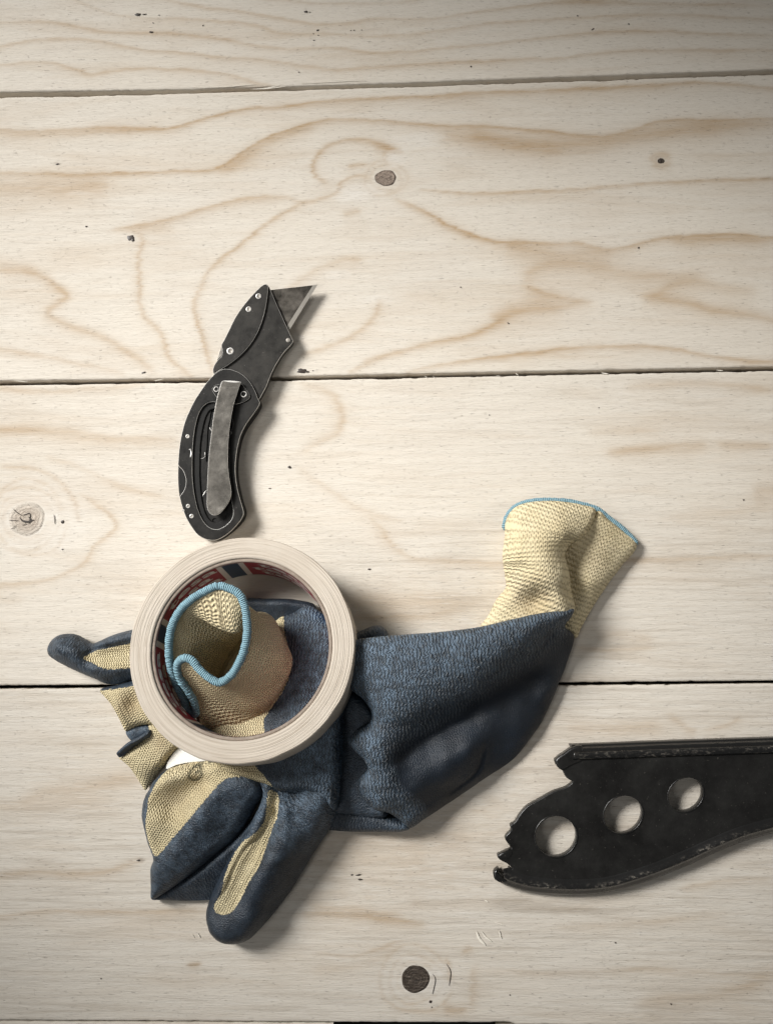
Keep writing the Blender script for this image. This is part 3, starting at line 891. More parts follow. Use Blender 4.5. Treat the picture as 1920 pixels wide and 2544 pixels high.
bracket = thing('broken_bracket', 'broken black plastic bracket with three round holes and jagged end', 'bracket', (bc[0], bc[1], 0))
webz = 8.5 * Z
WEB = FE([(610,235),(570,240),(540,225),(520,235),(455,262),(462,285),(490,305),(512,345),(545,366),(510,396),(440,420),(360,465),(290,505),(246,555),(224,592),(196,611),(201,636),(166,681),(186,716),(201,741),(150,765),(124,781),(136,802),(180,826),(206,851),(196,885),(240,905),(300,925),(450,945),(600,945),(750,915),(900,865),(1050,805),(1200,740),(1350,680),(1500,630),(1669,585),(1900,530),(2300,450),(2300,170),(1900,190),(1669,202),(1300,213),(1000,222),(800,230)])
HOLES = [circle_px(FE([(452, 672)])[0], 116*.4434, 36, .97, -.7), circle_px(FE([(828, 550)])[0], 112*.4434, 36, .90, -.7), circle_px(FE([(1178, 438)])[0], 103*.4434, 36, .87, -.7)]
# soften the outline only a little so the break stays jagged
plate('web', WEB, webz - 4.6*Z, webz, PLASTIC, bracket, .0005, HOLES, smooth_outline=True, res=3, zproj=webz)
for h in HOLES:
    # moulded lip round each hole
    cxy = np.mean(PA(h, webz), 0)
    ringp = PA(h, webz)
    n = len(ringp)
    V = []; F = []
    prof = [(1.0, -.002), (1.0, .0), (1.02, .00035), (1.06, .00035), (1.085, -.0001)]
    for (sc_, dz) in prof:
        for q in ringp:
            V.append((cxy[0] + (q[0] - cxy[0]) * sc_, cxy[1] + (q[1] - cxy[1]) * sc_, webz + dz))
    for k in range(len(prof) - 1):
        for j in range(n):
            F.append((k*n + j, k*n + (j+1) % n, (k+1)*n + (j+1) % n, (k+1)*n + j))
    o = link('hole_lip', mesh_from('hole_lip', V, F), PLASTIC); adopt(o, bracket)

def sweep(name, path_px, prof, mat, parent, zproj, jag0=0.0):
    """prof: (offset to the left of travel, z) in metres"""
    c = resample(catmull(PA(path_px, zproj), 8), .0012)
    d = np.gradient(c, axis=0); d /= np.linalg.norm(d, axis=1)[:, None]
    nrm = np.stack([-d[:, 1], d[:, 0]], 1)
    m = len(prof); n = len(c)
    V = []
    for i in range(n):
        for j, (o_, z_) in enumerate(prof):
            e = d[i] * (jag0 * vnoise(j * 1.7, 3.3) if i == 0 else 0)
            V.append((c[i][0] + nrm[i][0]*o_ + e[0], c[i][1] + nrm[i][1]*o_ + e[1], z_))
    F = []
    for i in range(n - 1):
        for j in range(m):
            k = (j + 1) % m
            F.append((i*m + j, i*m + k, (i+1)*m + k, (i+1)*m + j))
    F.append(tuple(range(m))); F.append(tuple((n-1)*m + j for j in reversed(range(m))))
    me = mesh_from(name, V, F)
    bm = bmesh.new(); bm.from_mesh(me); bmesh.ops.recalc_face_normals(bm, faces=bm.faces); bm.to_mesh(me); bm.free()
    o = link(name, me, mat)
    md = o.modifiers.new('bevel', 'BEVEL'); md.width = .0004; md.segments = 2; md.limit_method = 'ANGLE'; md.angle_limit = math.radians(35)
    adopt(o, parent)
    return o
# lower rim: smooth ridge falling outwards (left of travel = up in the photo)
LOWER = FE([(115,905),(150,935),(250,972),(400,995),(600,1000),(750,985),(900,945),(1050,893),(1200,832),(1350,762),(1500,702),(1669,655),(1900,595),(2300,510)])
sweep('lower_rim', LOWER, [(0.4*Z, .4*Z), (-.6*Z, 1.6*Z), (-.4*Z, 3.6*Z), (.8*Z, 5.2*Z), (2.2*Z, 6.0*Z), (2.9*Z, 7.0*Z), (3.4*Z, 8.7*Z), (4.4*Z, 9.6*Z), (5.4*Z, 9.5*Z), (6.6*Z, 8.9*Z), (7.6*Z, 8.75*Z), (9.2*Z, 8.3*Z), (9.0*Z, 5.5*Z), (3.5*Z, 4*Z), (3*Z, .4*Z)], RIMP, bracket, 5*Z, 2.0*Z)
UPPER = FE([(545,195),(600,193),(800,186),(1000,178),(1300,168),(1669,156),(1900,150),(2300,135)])
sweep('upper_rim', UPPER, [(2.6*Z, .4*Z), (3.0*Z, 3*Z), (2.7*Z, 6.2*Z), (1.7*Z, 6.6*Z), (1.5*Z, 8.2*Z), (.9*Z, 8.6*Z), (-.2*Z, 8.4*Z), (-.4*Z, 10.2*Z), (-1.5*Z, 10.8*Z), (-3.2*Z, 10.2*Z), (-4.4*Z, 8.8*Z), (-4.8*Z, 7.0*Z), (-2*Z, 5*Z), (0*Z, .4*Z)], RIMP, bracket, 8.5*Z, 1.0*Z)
# torn corner above the break and torn shreds along it
plate('torn_corner', FE([(600,165),(545,173),(500,205),(447,245),(456,276),(492,306),(520,290),(560,270),(610,245)]), 3*Z, 9.0*Z, PLASTIC, bracket, .0010, smooth_outline=True, res=2)
plate('torn_tip', FE([(132,852),(128,875),(180,905),(186,885),(205,890),(200,915),(150,935),(110,915),(103,890),(107,868)]), 1*Z, 6.5*Z, PLASTIC, bracket, .0009, smooth_outline=True, res=2)
for pts in ([(225,590),(196,610),(205,640),(240,640),(262,600)], [(205,640),(166,682),(190,718),(215,700),(235,660)], [(200,742),(150,764),(126,782),(140,800),(190,800),(215,770)], [(250,555),(228,585),(250,610),(275,570)], [(300,500),(270,525),(290,545),(330,500)]):
    plate('torn_shred', FE(pts), 3.5*Z + random.uniform(-.5, .5)*Z, 7.6*Z + random.uniform(.4, 1.6)*Z, PLASTIC, bracket, .0007, smooth_outline=False)

# ------------------------------------------------------------------ roll of masking tape
def paper_tape():
    M = Mat('tape_winding_paper', rough=.72, spec=.2)
    p = M.obj()
    s = M.sep(p)
    r = M.math('SQRT', M.math('ADD', M.math('MULTIPLY', s[0], s[0]), M.math('MULTIPLY', s[1], s[1])))
    ang = M.math('ARCTAN2', s[1], s[0])
    lay = M.noise(M.comb(M.math('MULTIPLY', r, 2600.0), M.math('MULTIPLY', ang, 1.2), M.math('MULTIPLY', s[2], 40.0)), 1, 3, .6)
    lay2 = M.noise(M.comb(M.math('MULTIPLY', r, 900.0), M.math('MULTIPLY', ang, .8), 2.0), 1, 3, .6)
    mot = M.noise(M.scale(p, (90, 90, 90)), 1, 4, .6)
    c = M.mix(M.ramp(lay, .35, .7), (.43, .375, .31), (.53, .47, .395))
    c = M.mix(M.ramp(lay2, .52, .70, 0, .7), c, (.31, .255, .195))
    c = M.mix(M.ramp(mot, .45, .75, 0, .35), c, (.54, .49, .425))
    M.color(c)
    M.normal(M.bump(M.math('ADD', lay, M.math('MULTIPLY', lay2, .8)), .0004, .6))
    return M.m
PAPER = paper_tape()
cm = Mat('core_cardboard', rough=.8, spec=.15)
cp = cm.obj()
cn = cm.noise(cm.scale(cp, (300, 300, 900)), 1, 4, .65)
cm.color(cm.mix(cm.ramp(cn, .3, .7), (.20, .16, .13), (.31, .26, .215)))
cm.normal(cm.bump(cn, .0003, .6))
CARD = cm.m
def print_mat(name, c):
    M = Mat(name, c, .45, spec=.4)
    n_ = M.noise(M.scale(M.obj(), (500, 500, 500)), 1, 3, .6)
    M.color(M.mix(M.ramp(n_, .55, .8, 0, .25), c, tuple(min(1, x * 1.6 + .03) for x in c)))
    return M.m
PR_RED = print_mat('printed_red', (.30, .030, .045))
PR_WHITE = print_mat('printed_white', (.66, .62, .57))
PR_BLUE = print_mat('printed_dark_blue', (.020, .050, .095))
PR_SKY = print_mat('printed_blue', (.030, .135, .36))

RO, RC, RI, TW = 53.3*Z, 43.0*Z, 41.2*Z, 28*Z
TILT = math.radians(-11.5)
TC = PA([(600, 1607)], 39.5*Z)[0]          # centre of the upper face
tape_c = Vector((TC[0], TC[1], 39.5*Z))
tape_rot = Euler((TILT, math.radians(-1.0), 0), 'XYZ')
# Empty at the base of the roll; the roll leans on the gloves
ax = tape_rot.to_matrix() @ Vector((0, 0, 1))
tape = thing('tape_roll', 'roll of cream masking tape leaning on the gloves with a cuff inside', 'tape')
tape.location = tape_c - ax * TW
tape.rotation_euler = tape_rot
def lathe(name, prof, n, mat, parent, a0=0, a1=2*math.pi, wob=0.0):
    full = abs(a1 - a0 - 2 * math.pi) < 1e-6
    V = []; F = []
    m = len(prof); k = n if full else n + 1
    for i in range(k):
        a = a0 + (a1 - a0) * i / n
        for j, (r, z) in enumerate(prof):
            rr = r + wob * float(vnoise(math.cos(a) * 7 + 20, math.sin(a) * 7 + j * .31 + 4)) if wob and r > RC + .001 else r
            V.append((math.cos(a) * rr, math.sin(a) * rr, z))
    for i in range(n):
        ii = (i + 1) % k
        for j in range(m - 1):
            F.append((i*m + j, ii*m + j, ii*m + j + 1, i*m + j + 1))
    me = mesh_from(name, V, F)
    o = link(name, me, mat, parent)
    return o
# windings: the face is slightly stepped from layer to layer
prof = [(RC, 0), (RO - .0004, 0), (RO, .0004)]
prof += [(RO + .00004 * math.sin(i * 2.1), .0004 + (TW - .0008) * i / 10) for i in range(1, 10)]
prof += [(RO, TW - .0006), (RO - .0005, TW)]
nl = 46
prof += [(RO - .0005 - (RO - .001 - RC) * i / nl, TW + .00006 * math.sin(i * 1.9) + .00010 * vnoise(i * .37, 1.5) + .00004 * math.sin(i * 5.3)) for i in range(1, nl)]
prof += [(RC, TW - .0001), (RC, 0)]
w_ = lathe('winding', prof, 220, PAPER, tape, wob=.00022)
core = lathe('core', [(RC - .0001, .0004), (RC - .0001, TW - .0012), (RC - .0004, TW - .0007), (RI + .0004, TW - .0007), (RI, TW - .0012), (RI, .0006), (RI + .0004, .0003), (RC - .0001, .0004)], 160, CARD, tape)
# printed band inside the core: angles in degrees, counter-clockwise seen from above
def band(name, d0, d1, mat, lift, z0=.0012, z1=TW - .0013):
    n = max(3, int(abs(d1 - d0) / 2))
    r = RI - lift
    prof_ = [(r, z0), (r, z1)]
    V = []; F = []
    for i in range(n + 1):
        a = math.radians(d0 + (d1 - d0) * i / n)
        for (rr, z_) in prof_:
            V.append((math.cos(a) * rr, math.sin(a) * rr, z_))
    for i in range(n):
        F.append((i*2, i*2 + 1, i*2 + 3, i*2 + 2))
    return link(name, mesh_from(name, V, F), mat, tape)
band('printed_sleeve', 0, 360, PR_RED, .00012)
for k, c0 in enumerate((28.5, 102, 170, 243, 316)):
    band('white_stripe', c0 - 9.5, c0 + 9.5, PR_WHITE, .00020)
    band('blue_block', c0 - 5.6, c0 + 5.6, PR_SKY if k == 0 else PR_BLUE, .00028)
# lettering wrapped round the inside wall
fc = bpy.data.curves.new('lettering', 'FONT')
fc.body = 'tesa'; fc.size = 1.0; fc.space_character = 1.02; fc.offset = .022; fc.resolution_u = 3; fc.align_x = 'CENTER'
ft = bpy.data.objects.new('tmp', fc); col.objects.link(ft)
bpy.context.view_layer.update()
base_me = bpy.data.meshes.new_from_object(ft.evaluated_get(bpy.context.evaluated_depsgraph_get()))
bpy.data.objects.remove(ft); bpy.data.curves.remove(fc)
bm = bmesh.new(); bm.from_mesh(base_me)
bmesh.ops.triangulate(bm, faces=bm.faces)
bmesh.ops.subdivide_edges(bm, edges=[e for e in bm.edges if e.calc_length() > .12], cuts=1, use_grid_fill=False)
bmesh.ops.triangulate(bm, faces=bm.faces)
bm.to_mesh(base_me); bm.free()
TV = np.array([v.co[:] for v in base_me.vertices]); TF = [tuple(p.vertices) for p in base_me.polygons]
base_w = TV[:, 0].max() - TV[:, 0].min()
for c0 in (65, 136, 206, 279, 352):
    for row in range(3):
        hgt = 9.6 * Z
        arcw = math.radians(42) * RI
        sx = arcw / base_w
        zz0 = TW - 7.4*Z - row * 7.6*Z
        V = []
        for (x, y, _) in TV:
            a = math.radians(c0 + (-3, 3, -2)[row]) - (x * sx) / RI       # read clockwise from above
            V.append((math.cos(a) * (RI - .00036), math.sin(a) * (RI - .00036), zz0 + y * hgt))
        V = [(x, y, min(max(z, .0013), TW - .0014)) for x, y, z in V]
        link('lettering', mesh_from('lettering', V, [tuple(reversed(f)) for f in TF]), PR_WHITE, tape, smooth=False)
# ------------------------------------------------------------------ glove materials
def fabric_node(M, coat_on=True):
    """knit yarn and rubber coating mixed by the 'coat' attribute; kuv is in millimetres along / across the knit"""
    uv = M.attr('kuv', 'Vector')
    s = M.sep(uv)
    p = M.geo()
    return uv, s, p

def glove_material(name, row, st, yarn0, yarn1, amp=.30, wale=.28):
    M = Mat(name, rough=.85, spec=.15)
    uv, s, p = fabric_node(M)
    warp = M.noise(M.scale(uv, (.25, .25, .25)), 1, 2, .5)
    v = M.math('ADD', M.math('DIVIDE', s[1], row), M.math('MULTIPLY', M.math('SUBTRACT', warp, .5), .8))
    u = M.math('ADD', M.math('DIVIDE', s[0], st), M.math('MULTIPLY', M.math('SUBTRACT', warp, .5), .8))
    zig = M.math('ABSOLUTE', M.math('SUBTRACT', M.math('FRACT', v), .5))                   # stitch legs slope to and fro
    rows = M.math('SINE', M.math('MULTIPLY', M.math('ADD', u, M.math('MULTIPLY', zig, amp * 4)), 2 * math.pi))
    wales = M.math('SINE', M.math('MULTIPLY', v, 2 * math.pi * 2))
    hk = M.math('ADD', M.math('MULTIPLY', rows, .5), M.math('MULTIPLY', wales, wale))
    fuzz = M.noise(M.scale(p, (1800, 1800, 1800)), 1, 3, .6)
    hk = M.math('ADD', hk, M.math('MULTIPLY', fuzz, .5))
    big = M.noise(M.scale(p, (45, 45, 45)), 1, 4, .6)
    yc = M.mix(M.ramp(big, .35, .72), yarn0, yarn1)
    yc = M.mix(M.ramp(hk, .05, -.55, 0, .80), yc, (.13, .095, .048))                      # see-through gaps between the loops
    soil = M.attr('soil')
    yc = M.mix(M.math('MULTIPLY', soil, M.ramp(big, .3, .7, .5, 1)), yc, (.20, .115, .055))
    yc = M.mix(M.math('MULTIPLY', M.attr('ink'), M.ramp(fuzz, .3, .6, .5, .95)), yc, (.035, .040, .028))
    # rubber
    cr = M.attr('crinkle')
    w1 = M.noise(M.scale(uv, (.09, .26, .2)), 1, 2, .55, .6)
    w2 = M.noise(M.scale(uv, (.26, .85, .5), (5, 2, 1)), 1, 2, .5)
    ph = M.math('ADD', M.math('DIVIDE', s[0], 1.65), M.math('ADD', M.math('MULTIPLY', w1, 2.2), M.math('MULTIPLY', w2, 1.5)))
    rid = M.math('MULTIPLY', M.math('ADD', M.math('SINE', M.math('MULTIPLY', ph, 2 * math.pi)), 1.0), .5)
    rid = M.math('POWER', rid, 3.0)
    brk = M.noise(M.scale(uv, (.5, .5, .5), (1, 8, 3)), 1, 2, .5)
    rid = M.math('MULTIPLY', rid, M.ramp(brk, .36, .52, .15, 1))
    grit = M.noise(M.scale(p, (1400, 1400, 1400)), 1, 3, .65)
    cc = M.mix(M.ramp(big, .35, .7), (.0062, .0092, .0140), (.0105, .0168, .0265))
    dust_and_light = M.attr('dust_and_light')
    dn = M.noise(M.scale(p, (260, 260, 260)), 1, 4, .7)
    dmask = M.math('MULTIPLY', dust_and_light, M.ramp(dn, .38, .68, .15, 1))
    cc = M.mix(M.math('MULTIPLY', M.math('MULTIPLY', rid, cr), .75), cc, (.30, .325, .34))
    cc = M.mix(M.math('MULTIPLY', dmask, .92), cc, (.130, .184, .245))  # dust tint that also paints lit tone onto the coating
    cc = M.mix(M.ramp(grit, .70, .78, 0, .45), cc, (.22, .205, .18))
    # blend by coat with a stitch-ragged border
    coat = M.attr('coat')
    jag = M.math('ADD', coat, M.math('MULTIPLY', M.math('SUBTRACT', M.noise(M.scale(uv, (1.1, 1.1, 1)), 1, 2, .5), .5), 1.1))
    k = M.ramp(jag, .42, .58)
    M.color(M.mix(k, yc, cc))
    M.rough(M.math('ADD', M.math('MULTIPLY', k, M.math('ADD', M.math('MULTIPLY', cr, .14), -.45)), .90))
    M.put(M.b.inputs['Specular IOR Level'], M.math('ADD', M.math('MULTIPLY', k, .35), .10))
    hc = M.math('ADD', M.math('MULTIPLY', M.math('MULTIPLY', rid, cr), 2.6), M.math('MULTIPLY', grit, .75))
    hc = M.math('ADD', hc, M.math('MULTIPLY', rows, .05))
    mixh = M.n('ShaderNodeMix', data_type='FLOAT')
    M.put(mixh.inputs[0], k); M.put(mixh.inputs[2], hk); M.put(mixh.inputs[3], hc)
    M.normal(M.bump(mixh.outputs[0], .00060, 1.0))
    return M.m

KNIT = glove_material('knit_and_rubber', 2.3, 1.22, (.61, .515, .315), (.68, .60, .40))
CUFFKNIT = glove_material('ribbed_cuff_knit', 2.0, 2.35, (.62, .525, .33), (.70, .615, .42), .14, .13)

def binding_material():
    M = Mat('blue_edging_yarn', rough=.8, spec=.15)
    uv = M.attr('kuv', 'Vector')
    s = M.sep(uv)
    tw = M.math('SINE', M.math('MULTIPLY', M.math('ADD', M.math('DIVIDE', s[0], .9), M.math('MULTIPLY', s[1], .35)), 2 * math.pi))
    f = M.noise(M.scale(M.geo(), (1600, 1600, 1600)), 1, 3, .6)
    c = M.mix(M.ramp(f, .3, .7), (.20, .345, .41), (.30, .455, .52))
    c = M.mix(M.ramp(tw, -.2, -.95, 0, .6), c, (.07, .15, .19))
    M.color(c)
    M.normal(M.bump(M.math('ADD', tw, f), .0003, .8))
    return M.m
BIND = binding_material()

# ------------------------------------------------------------------ soft shapes
def rbf(ctrl, zc, Q, c=.004, lam=1e-5):
    n = len(ctrl)
    S = .05
    d = np.linalg.norm(ctrl[:, None] - ctrl[None], axis=2)
    A = np.zeros((n + 3, n + 3))
    A[:n, :n] = -np.sqrt(d * d + c * c) / S - lam * np.eye(n)
    Pm = np.hstack([np.ones((n, 1)), ctrl / S]); A[:n, n:] = Pm; A[n:, :n] = Pm.T
    b = np.concatenate([zc, np.zeros(3)])
    w = np.linalg.lstsq(A, b, rcond=None)[0]
    out = np.zeros(len(Q))
    for i in range(0, len(Q), 20000):
        q = Q[i:i + 20000]
        dq = np.linalg.norm(q[:, None] - ctrl[None], axis=2)
        out[i:i + 20000] = (-np.sqrt(dq * dq + c * c) / S) @ w[:n] + w[n] + q @ w[n + 1:] / S
    return out

def pillow(name, outline, feats, mat, parent, ze=4.0, zb=.6, R=6.0, knit=(), coat_all=True, axis=None, crinkle=0.0, dust_and_light=0.0, soil=(), step=.85, fold=.35, label=None, c=4.0, round_pow=.5, lines=(), ink=()):
    """a stuffed-cloth body. outline: photo px (x, y[, edge z mm]); feats: photo px + height mm;
    knit: polygons (px) left uncoated; soil: (px, radius mm, strength); all heights in mm"""
    oz = np.array([p[2] if len(p) > 2 else ze for p in outline], float) * MM
    ow = PA([p[:2] for p in outline], oz)
    o3 = np.column_stack([ow, oz])
    o3 = resample(catmull(o3, 8, True), .0009, True)
    o3[:, 0] += fbm(o3[:, 0] * 300, o3[:, 1] * 300, 2) * .00018
    n = len(o3)
    lo, hi = o3[:, :2].min(0), o3[:, :2].max(0)
    st = step * MM
    gx, gy = np.meshgrid(np.arange(lo[0], hi[0], st), np.arange(lo[1], hi[1], st * .866))
    gx = gx + (np.arange(gx.shape[0]) % 2)[:, None] * st / 2
    G = np.stack([gx.ravel(), gy.ravel()], 1)
    G = G[inside(G, o3)]
    d, arc, side, idx = seg_dist(G, o3, True)
    G = G[d > .00075]
    # close ring just inside the rim for a round edge
    t = np.roll(o3[:, :2], -1, 0) - np.roll(o3[:, :2], 1, 0); t /= np.maximum(np.linalg.norm(t, axis=1)[:, None], 1e-9)
    nrm = np.stack([-t[:, 1], t[:, 0]], 1)
    area = np.sum(o3[:, 0] * np.roll(o3[:, 1], -1) - np.roll(o3[:, 0], -1) * o3[:, 1])
    if area < 0: nrm = -nrm
    ring = o3[:, :2] + nrm * .0003
    ring = ring[inside(ring, o3)]
    pts = np.vstack([o3[:, :2], ring, G])
    res = delaunay_2d_cdt([Vector(p) for p in pts], [], [list(range(n)) if area > 0 else list(range(n))[::-1]], 1, 1e-7)
    VV = np.array([v[:] for v in res[0]]); FF = [tuple(f) for f in res[2]]
    d, arc, side, idx = seg_dist(VV, o3, True)
    onb = d < 1e-6
    i0 = np.floor(idx).astype(int) % n; fr = idx - np.floor(idx)
    zedge = o3[i0, 2] * (1 - fr) + o3[(i0 + 1) % n, 2] * fr
    fz = np.array([f[2] for f in feats], float) * MM
    fw = PA([f[:2] for f in feats], fz)
    zs = rbf(fw, fz, VV, c * MM)
    zs = zs + fold * MM * (fbm(VV[:, 0] * 70 + len(name), VV[:, 1] * 70 + n, 3) * 1.6 + fbm(VV[:, 0] * 160, VV[:, 1] * 160 + n, 2) * .5)
    for (pl_, w_, amp_) in lines:      # sharp creases (negative) or ridges, width mm, height mm
        cw = PA(catmull(np.array(pl_, float)[:, :2], 6), float(np.median(fz)))
        dd_, aa_, _, ii_ = seg_dist(VV, cw)
        fade_ = np.clip(np.minimum(ii_, (len(cw) - 1) - ii_) / (len(cw) * .2), 0, 1)
        zs = zs + amp_ * MM * np.exp(-(dd_ / (w_ * MM)) ** 2) * (.25 + .75 * fade_)
    tt = np.clip(d / (R * MM), 0, 1)
    g = (1 - (1 - tt) ** 2) ** round_pow
    zt = zedge + (zs - zedge) * g
    zt[onb] = zedge[onb]
    zbm = zedge - np.maximum(zedge - zb * MM, .0002) * (1 - (1 - np.clip(d / (R * MM * .6), 0, 1)) ** 2) ** .5
    zbm = np.minimum(zbm, zt - .0002 * (~onb))
    m = len(VV)
    remap = -np.ones(m, int); k = m
    bot = []
    for i in range(m):
        if onb[i]: remap[i] = i
        else:
            remap[i] = k; k += 1; bot.append(i)
    V = np.vstack([np.column_stack([VV, zt]), np.column_stack([VV[bot], zbm[bot]])])
    F = []
    for f in FF:
        a = VV[list(f)]
        ar = sum(a[i][0] * a[(i + 1) % len(f)][1] - a[(i + 1) % len(f)][0] * a[i][1] for i in range(len(f)))
        ff = f if ar > 0 else f[::-1]
        F.append(ff); F.append(tuple(remap[i] for i in reversed(ff)))
    me = mesh_from(name, V, F)
    allxy = V[:, :2]
    # attributes
    if axis is not None:
        aw = PA(axis, float(np.median(fz)))
        aw = catmull(aw, 6)
        e0 = aw[0] - aw[1]; e1 = aw[-1] - aw[-2]
        aw = np.vstack([aw[0] + e0 / np.linalg.norm(e0) * .15, aw, aw[-1] + e1 / np.linalg.norm(e1) * .15])
        dd, aa, ss, _ = seg_dist(VV, aw)
        kuv = np.column_stack([aa, dd * ss]) / MM
    else:
        kuv = VV / MM
    kuv[:, 1] += 0.0
    co = np.full(m, 1.0 if coat_all else 0.0)
    for poly in knit:
        z_ = np.median(zt)
        pw = catmull(PA(poly, z_), 4, True)
        di, _, _, _ = seg_dist(VV, pw, True)
        sd = np.where(inside(VV, pw), di, -di)
        kk = np.clip(.5 + sd / .0016, 0, 1)
        co = np.minimum(co, 1 - kk) if coat_all else np.maximum(co, kk)
    so = np.zeros(m)
    for (pt, r, s_) in soil:
        c_ = P(*pt, float(np.median(zt)))
        so = np.maximum(so, s_ * np.exp(-((np.hypot(VV[:, 0] - c_[0], VV[:, 1] - c_[1]) / (r * MM)) ** 2)))
    ik = np.zeros(m)
    for (pl_, w_) in ink:
        dd_, _, _, _ = seg_dist(VV, PA(catmull(np.array(pl_, float), 6), float(np.median(fz))))
        ik = np.maximum(ik, np.clip(1.4 - dd_ / (w_ * MM), 0, 1))
    cr = np.full(m, crinkle if not callable(crinkle) else 0.0)
    if callable(crinkle): cr = crinkle(VV)
    du = np.full(m, dust_and_light if not callable(dust_and_light) else 0.0)
    if callable(dust_and_light): du = dust_and_light(VV)
    for nm, a in (('kuv', kuv), ('coat', co), ('soil', so), ('crinkle', cr), ('dust_and_light', du), ('ink', ik)):
        set_attr(me, nm, np.concatenate([a, a[bot]]))
    o = link(name, me, mat)
    adopt(o, parent)
    if label: o['label'] = label
    return o

def tube(name, pts3, r, mat, parent, closed=False, seg=12, step=.0006, stitch=0.0, pitch=1.0):
    c = catmull(np.array(pts3, float), 8, closed)
    c = resample(c, step, closed)
    n = len(c)
    d = (np.roll(c, -1, 0) - np.roll(c, 1, 0)) if closed else np.gradient(c, axis=0)
    d /= np.maximum(np.linalg.norm(d, axis=1)[:, None], 1e-9)
    up = np.array([0, 0, 1.0])
    s = np.cross(d, up); s /= np.maximum(np.linalg.norm(s, axis=1)[:, None], 1e-9)
    t = np.cross(s, d)
    L = np.concatenate([[0], np.cumsum(np.linalg.norm(np.diff(c, axis=0), axis=1))]) / MM
    V = []; UV = []
    for i in range(n):
        taper = 1.0 if closed else min(1.0, .25 + min(i, n - 1 - i) * .25)
        for j in range(seg):
            a = 2 * math.pi * j / seg
            rr = r * taper * (1 + stitch * math.sin(2 * math.pi * (L[i] / pitch + .35 * float(vnoise(L[i] * .4, 7.7))) + a) + .10 * float(vnoise(L[i] * .8, a * 1.3)))
            V.append(c[i] + (s[i] * math.cos(a) + t[i] * math.sin(a)) * rr)
            UV.append((L[i], j / seg * 2))
    F = []
    for i in range(n if closed else n - 1):
        ii = (i + 1) % n
        for j in range(seg):
            jj = (j + 1) % seg
            F.append((i*seg + j, i*seg + jj, ii*seg + jj, ii*seg + j))
    if not closed:
        F.append(tuple(range(seg))); F.append(tuple((n-1)*seg + j for j in reversed(range(seg))))
    me = mesh_from(name, V, F)
    bm = bmesh.new(); bm.from_mesh(me); bmesh.ops.recalc_face_normals(bm, faces=bm.faces); bm.to_mesh(me); bm.free()
    set_attr(me, 'kuv', UV)
    o = link(name, me, mat)
    if parent is not None and parent.type == 'EMPTY':
        adopt(o, parent)
    return o
def under(o, part, root):
    """hang o below a part of root without moving it (both carry only translations)"""
    o.parent = part
    o.location = Vector(o.location) - Vector(root.location) - Vector(part.location)

# ------------------------------------------------------------------ the glove beneath the tape
gl_c = P(*FC([(900, 500)])[0])
gloveA = thing('work_glove', 'crumpled yellow knit glove with dark blue rubber coating lying under the tape roll', 'glove', (gl_c[0], gl_c[1], 0), 'pair of coated work gloves')
A_ = gloveA
pillow('thumb', G1([(985,112),(800,165),(650,230),(575,256),(500,215),(400,160),(300,150),(200,170),(120,240),(85,315),(100,385),(170,440),(300,510),(450,580),(600,640),(700,690),(820,705),(1000,655),(1350,600),(1350,60)]),
       G1([(200,300,17),(130,320,13),(320,330,17),(420,370,15.5),(300,230,15),(300,430,14.5),(500,300,13.5),(580,300,14.0),(560,410,11.5),(650,265,16.5),(800,215,17.5),(950,180,18.5),(700,350,12.0),(850,340,12.0),(1000,310,12.5),(700,450,12.5),(850,440,13),(1000,430,13.5),(700,560,13.5),(850,580,13.5),(950,600,12),(560,520,13.5),(1200,300,14),(1200,500,14),(800,660,9)]),
       KNIT, A_, ze=6, zb=.5, R=7.0, knit=[G1([(480,425),(515,382),(620,332),(750,306),(960,262),(1400,200),(1400,500),(960,527),(780,537),(680,520),(560,462)])],
       axis=G1([(60,300),(500,420),(1400,380)]), crinkle=.12, dust_and_light=.35, lines=[(G1([(500,360),(620,310),(800,285),(980,250)]), .9, -1.2), (G1([(470,200),(540,290),(500,400)]), 2.0, -1.2)])
pillow('finger', G1([(652,775),(690,742),(800,718),(1000,660),(1300,560),(1500,900),(1400,1150),(1200,1140),(1100,1150),(1000,1190),(940,1216),(905,1150),(850,1020),(780,910),(700,830)]),
       G1([(800,780,11),(900,900,12.5),(1000,900,10.0),(1000,1050,11),(900,1050,12),(1000,760,12.5),(1100,800,13),(1100,1000,12.5),(1300,900,14),(700,790,8),(950,1150,9)]),
       KNIT, A_, ze=4, zb=.4, R=4.5, knit=[G1([(600,800),(700,775),(850,752),(1050,712),(1500,500),(1600,1300),(1190,1150),(1000,1200),(940,1240),(880,1250),(700,1000)])],
       axis=G1([(780,600),(900,900),(1050,1300)]), dust_and_light=.3, soil=[(G1([(980,930)])[0], 7, .55), (G1([(1050,800)])[0], 4, .3)])
pillow('finger', G1([(935,1215),(1050,1160),(1190,1135),(1260,1170),(1215,1250),(1080,1300),(1000,1318)]),
       G1([(1000,1230,6),(1100,1200,7.5),(1180,1180,8),(1050,1270,6)]), KNIT, A_, ze=3, zb=.3, R=2.5, axis=G1([(900,1250),(1250,1150)]), dust_and_light=.6, crinkle=.1)
pillow('finger', G1([(838,1455),(900,1385),(1000,1310),(1100,1262),(1185,1205),(1215,1190),(1225,1250),(1120,1320),(1000,1405),(930,1465),(868,1503)]),
       G1([(870,1460,11),(950,1390,13),(1050,1325,14),(1150,1260,14)]), KNIT, A_, ze=9, zb=.5, R=3.0, axis=G1([(840,1480),(1220,1220)]), dust_and_light=.35, crinkle=.05, fold=.1)
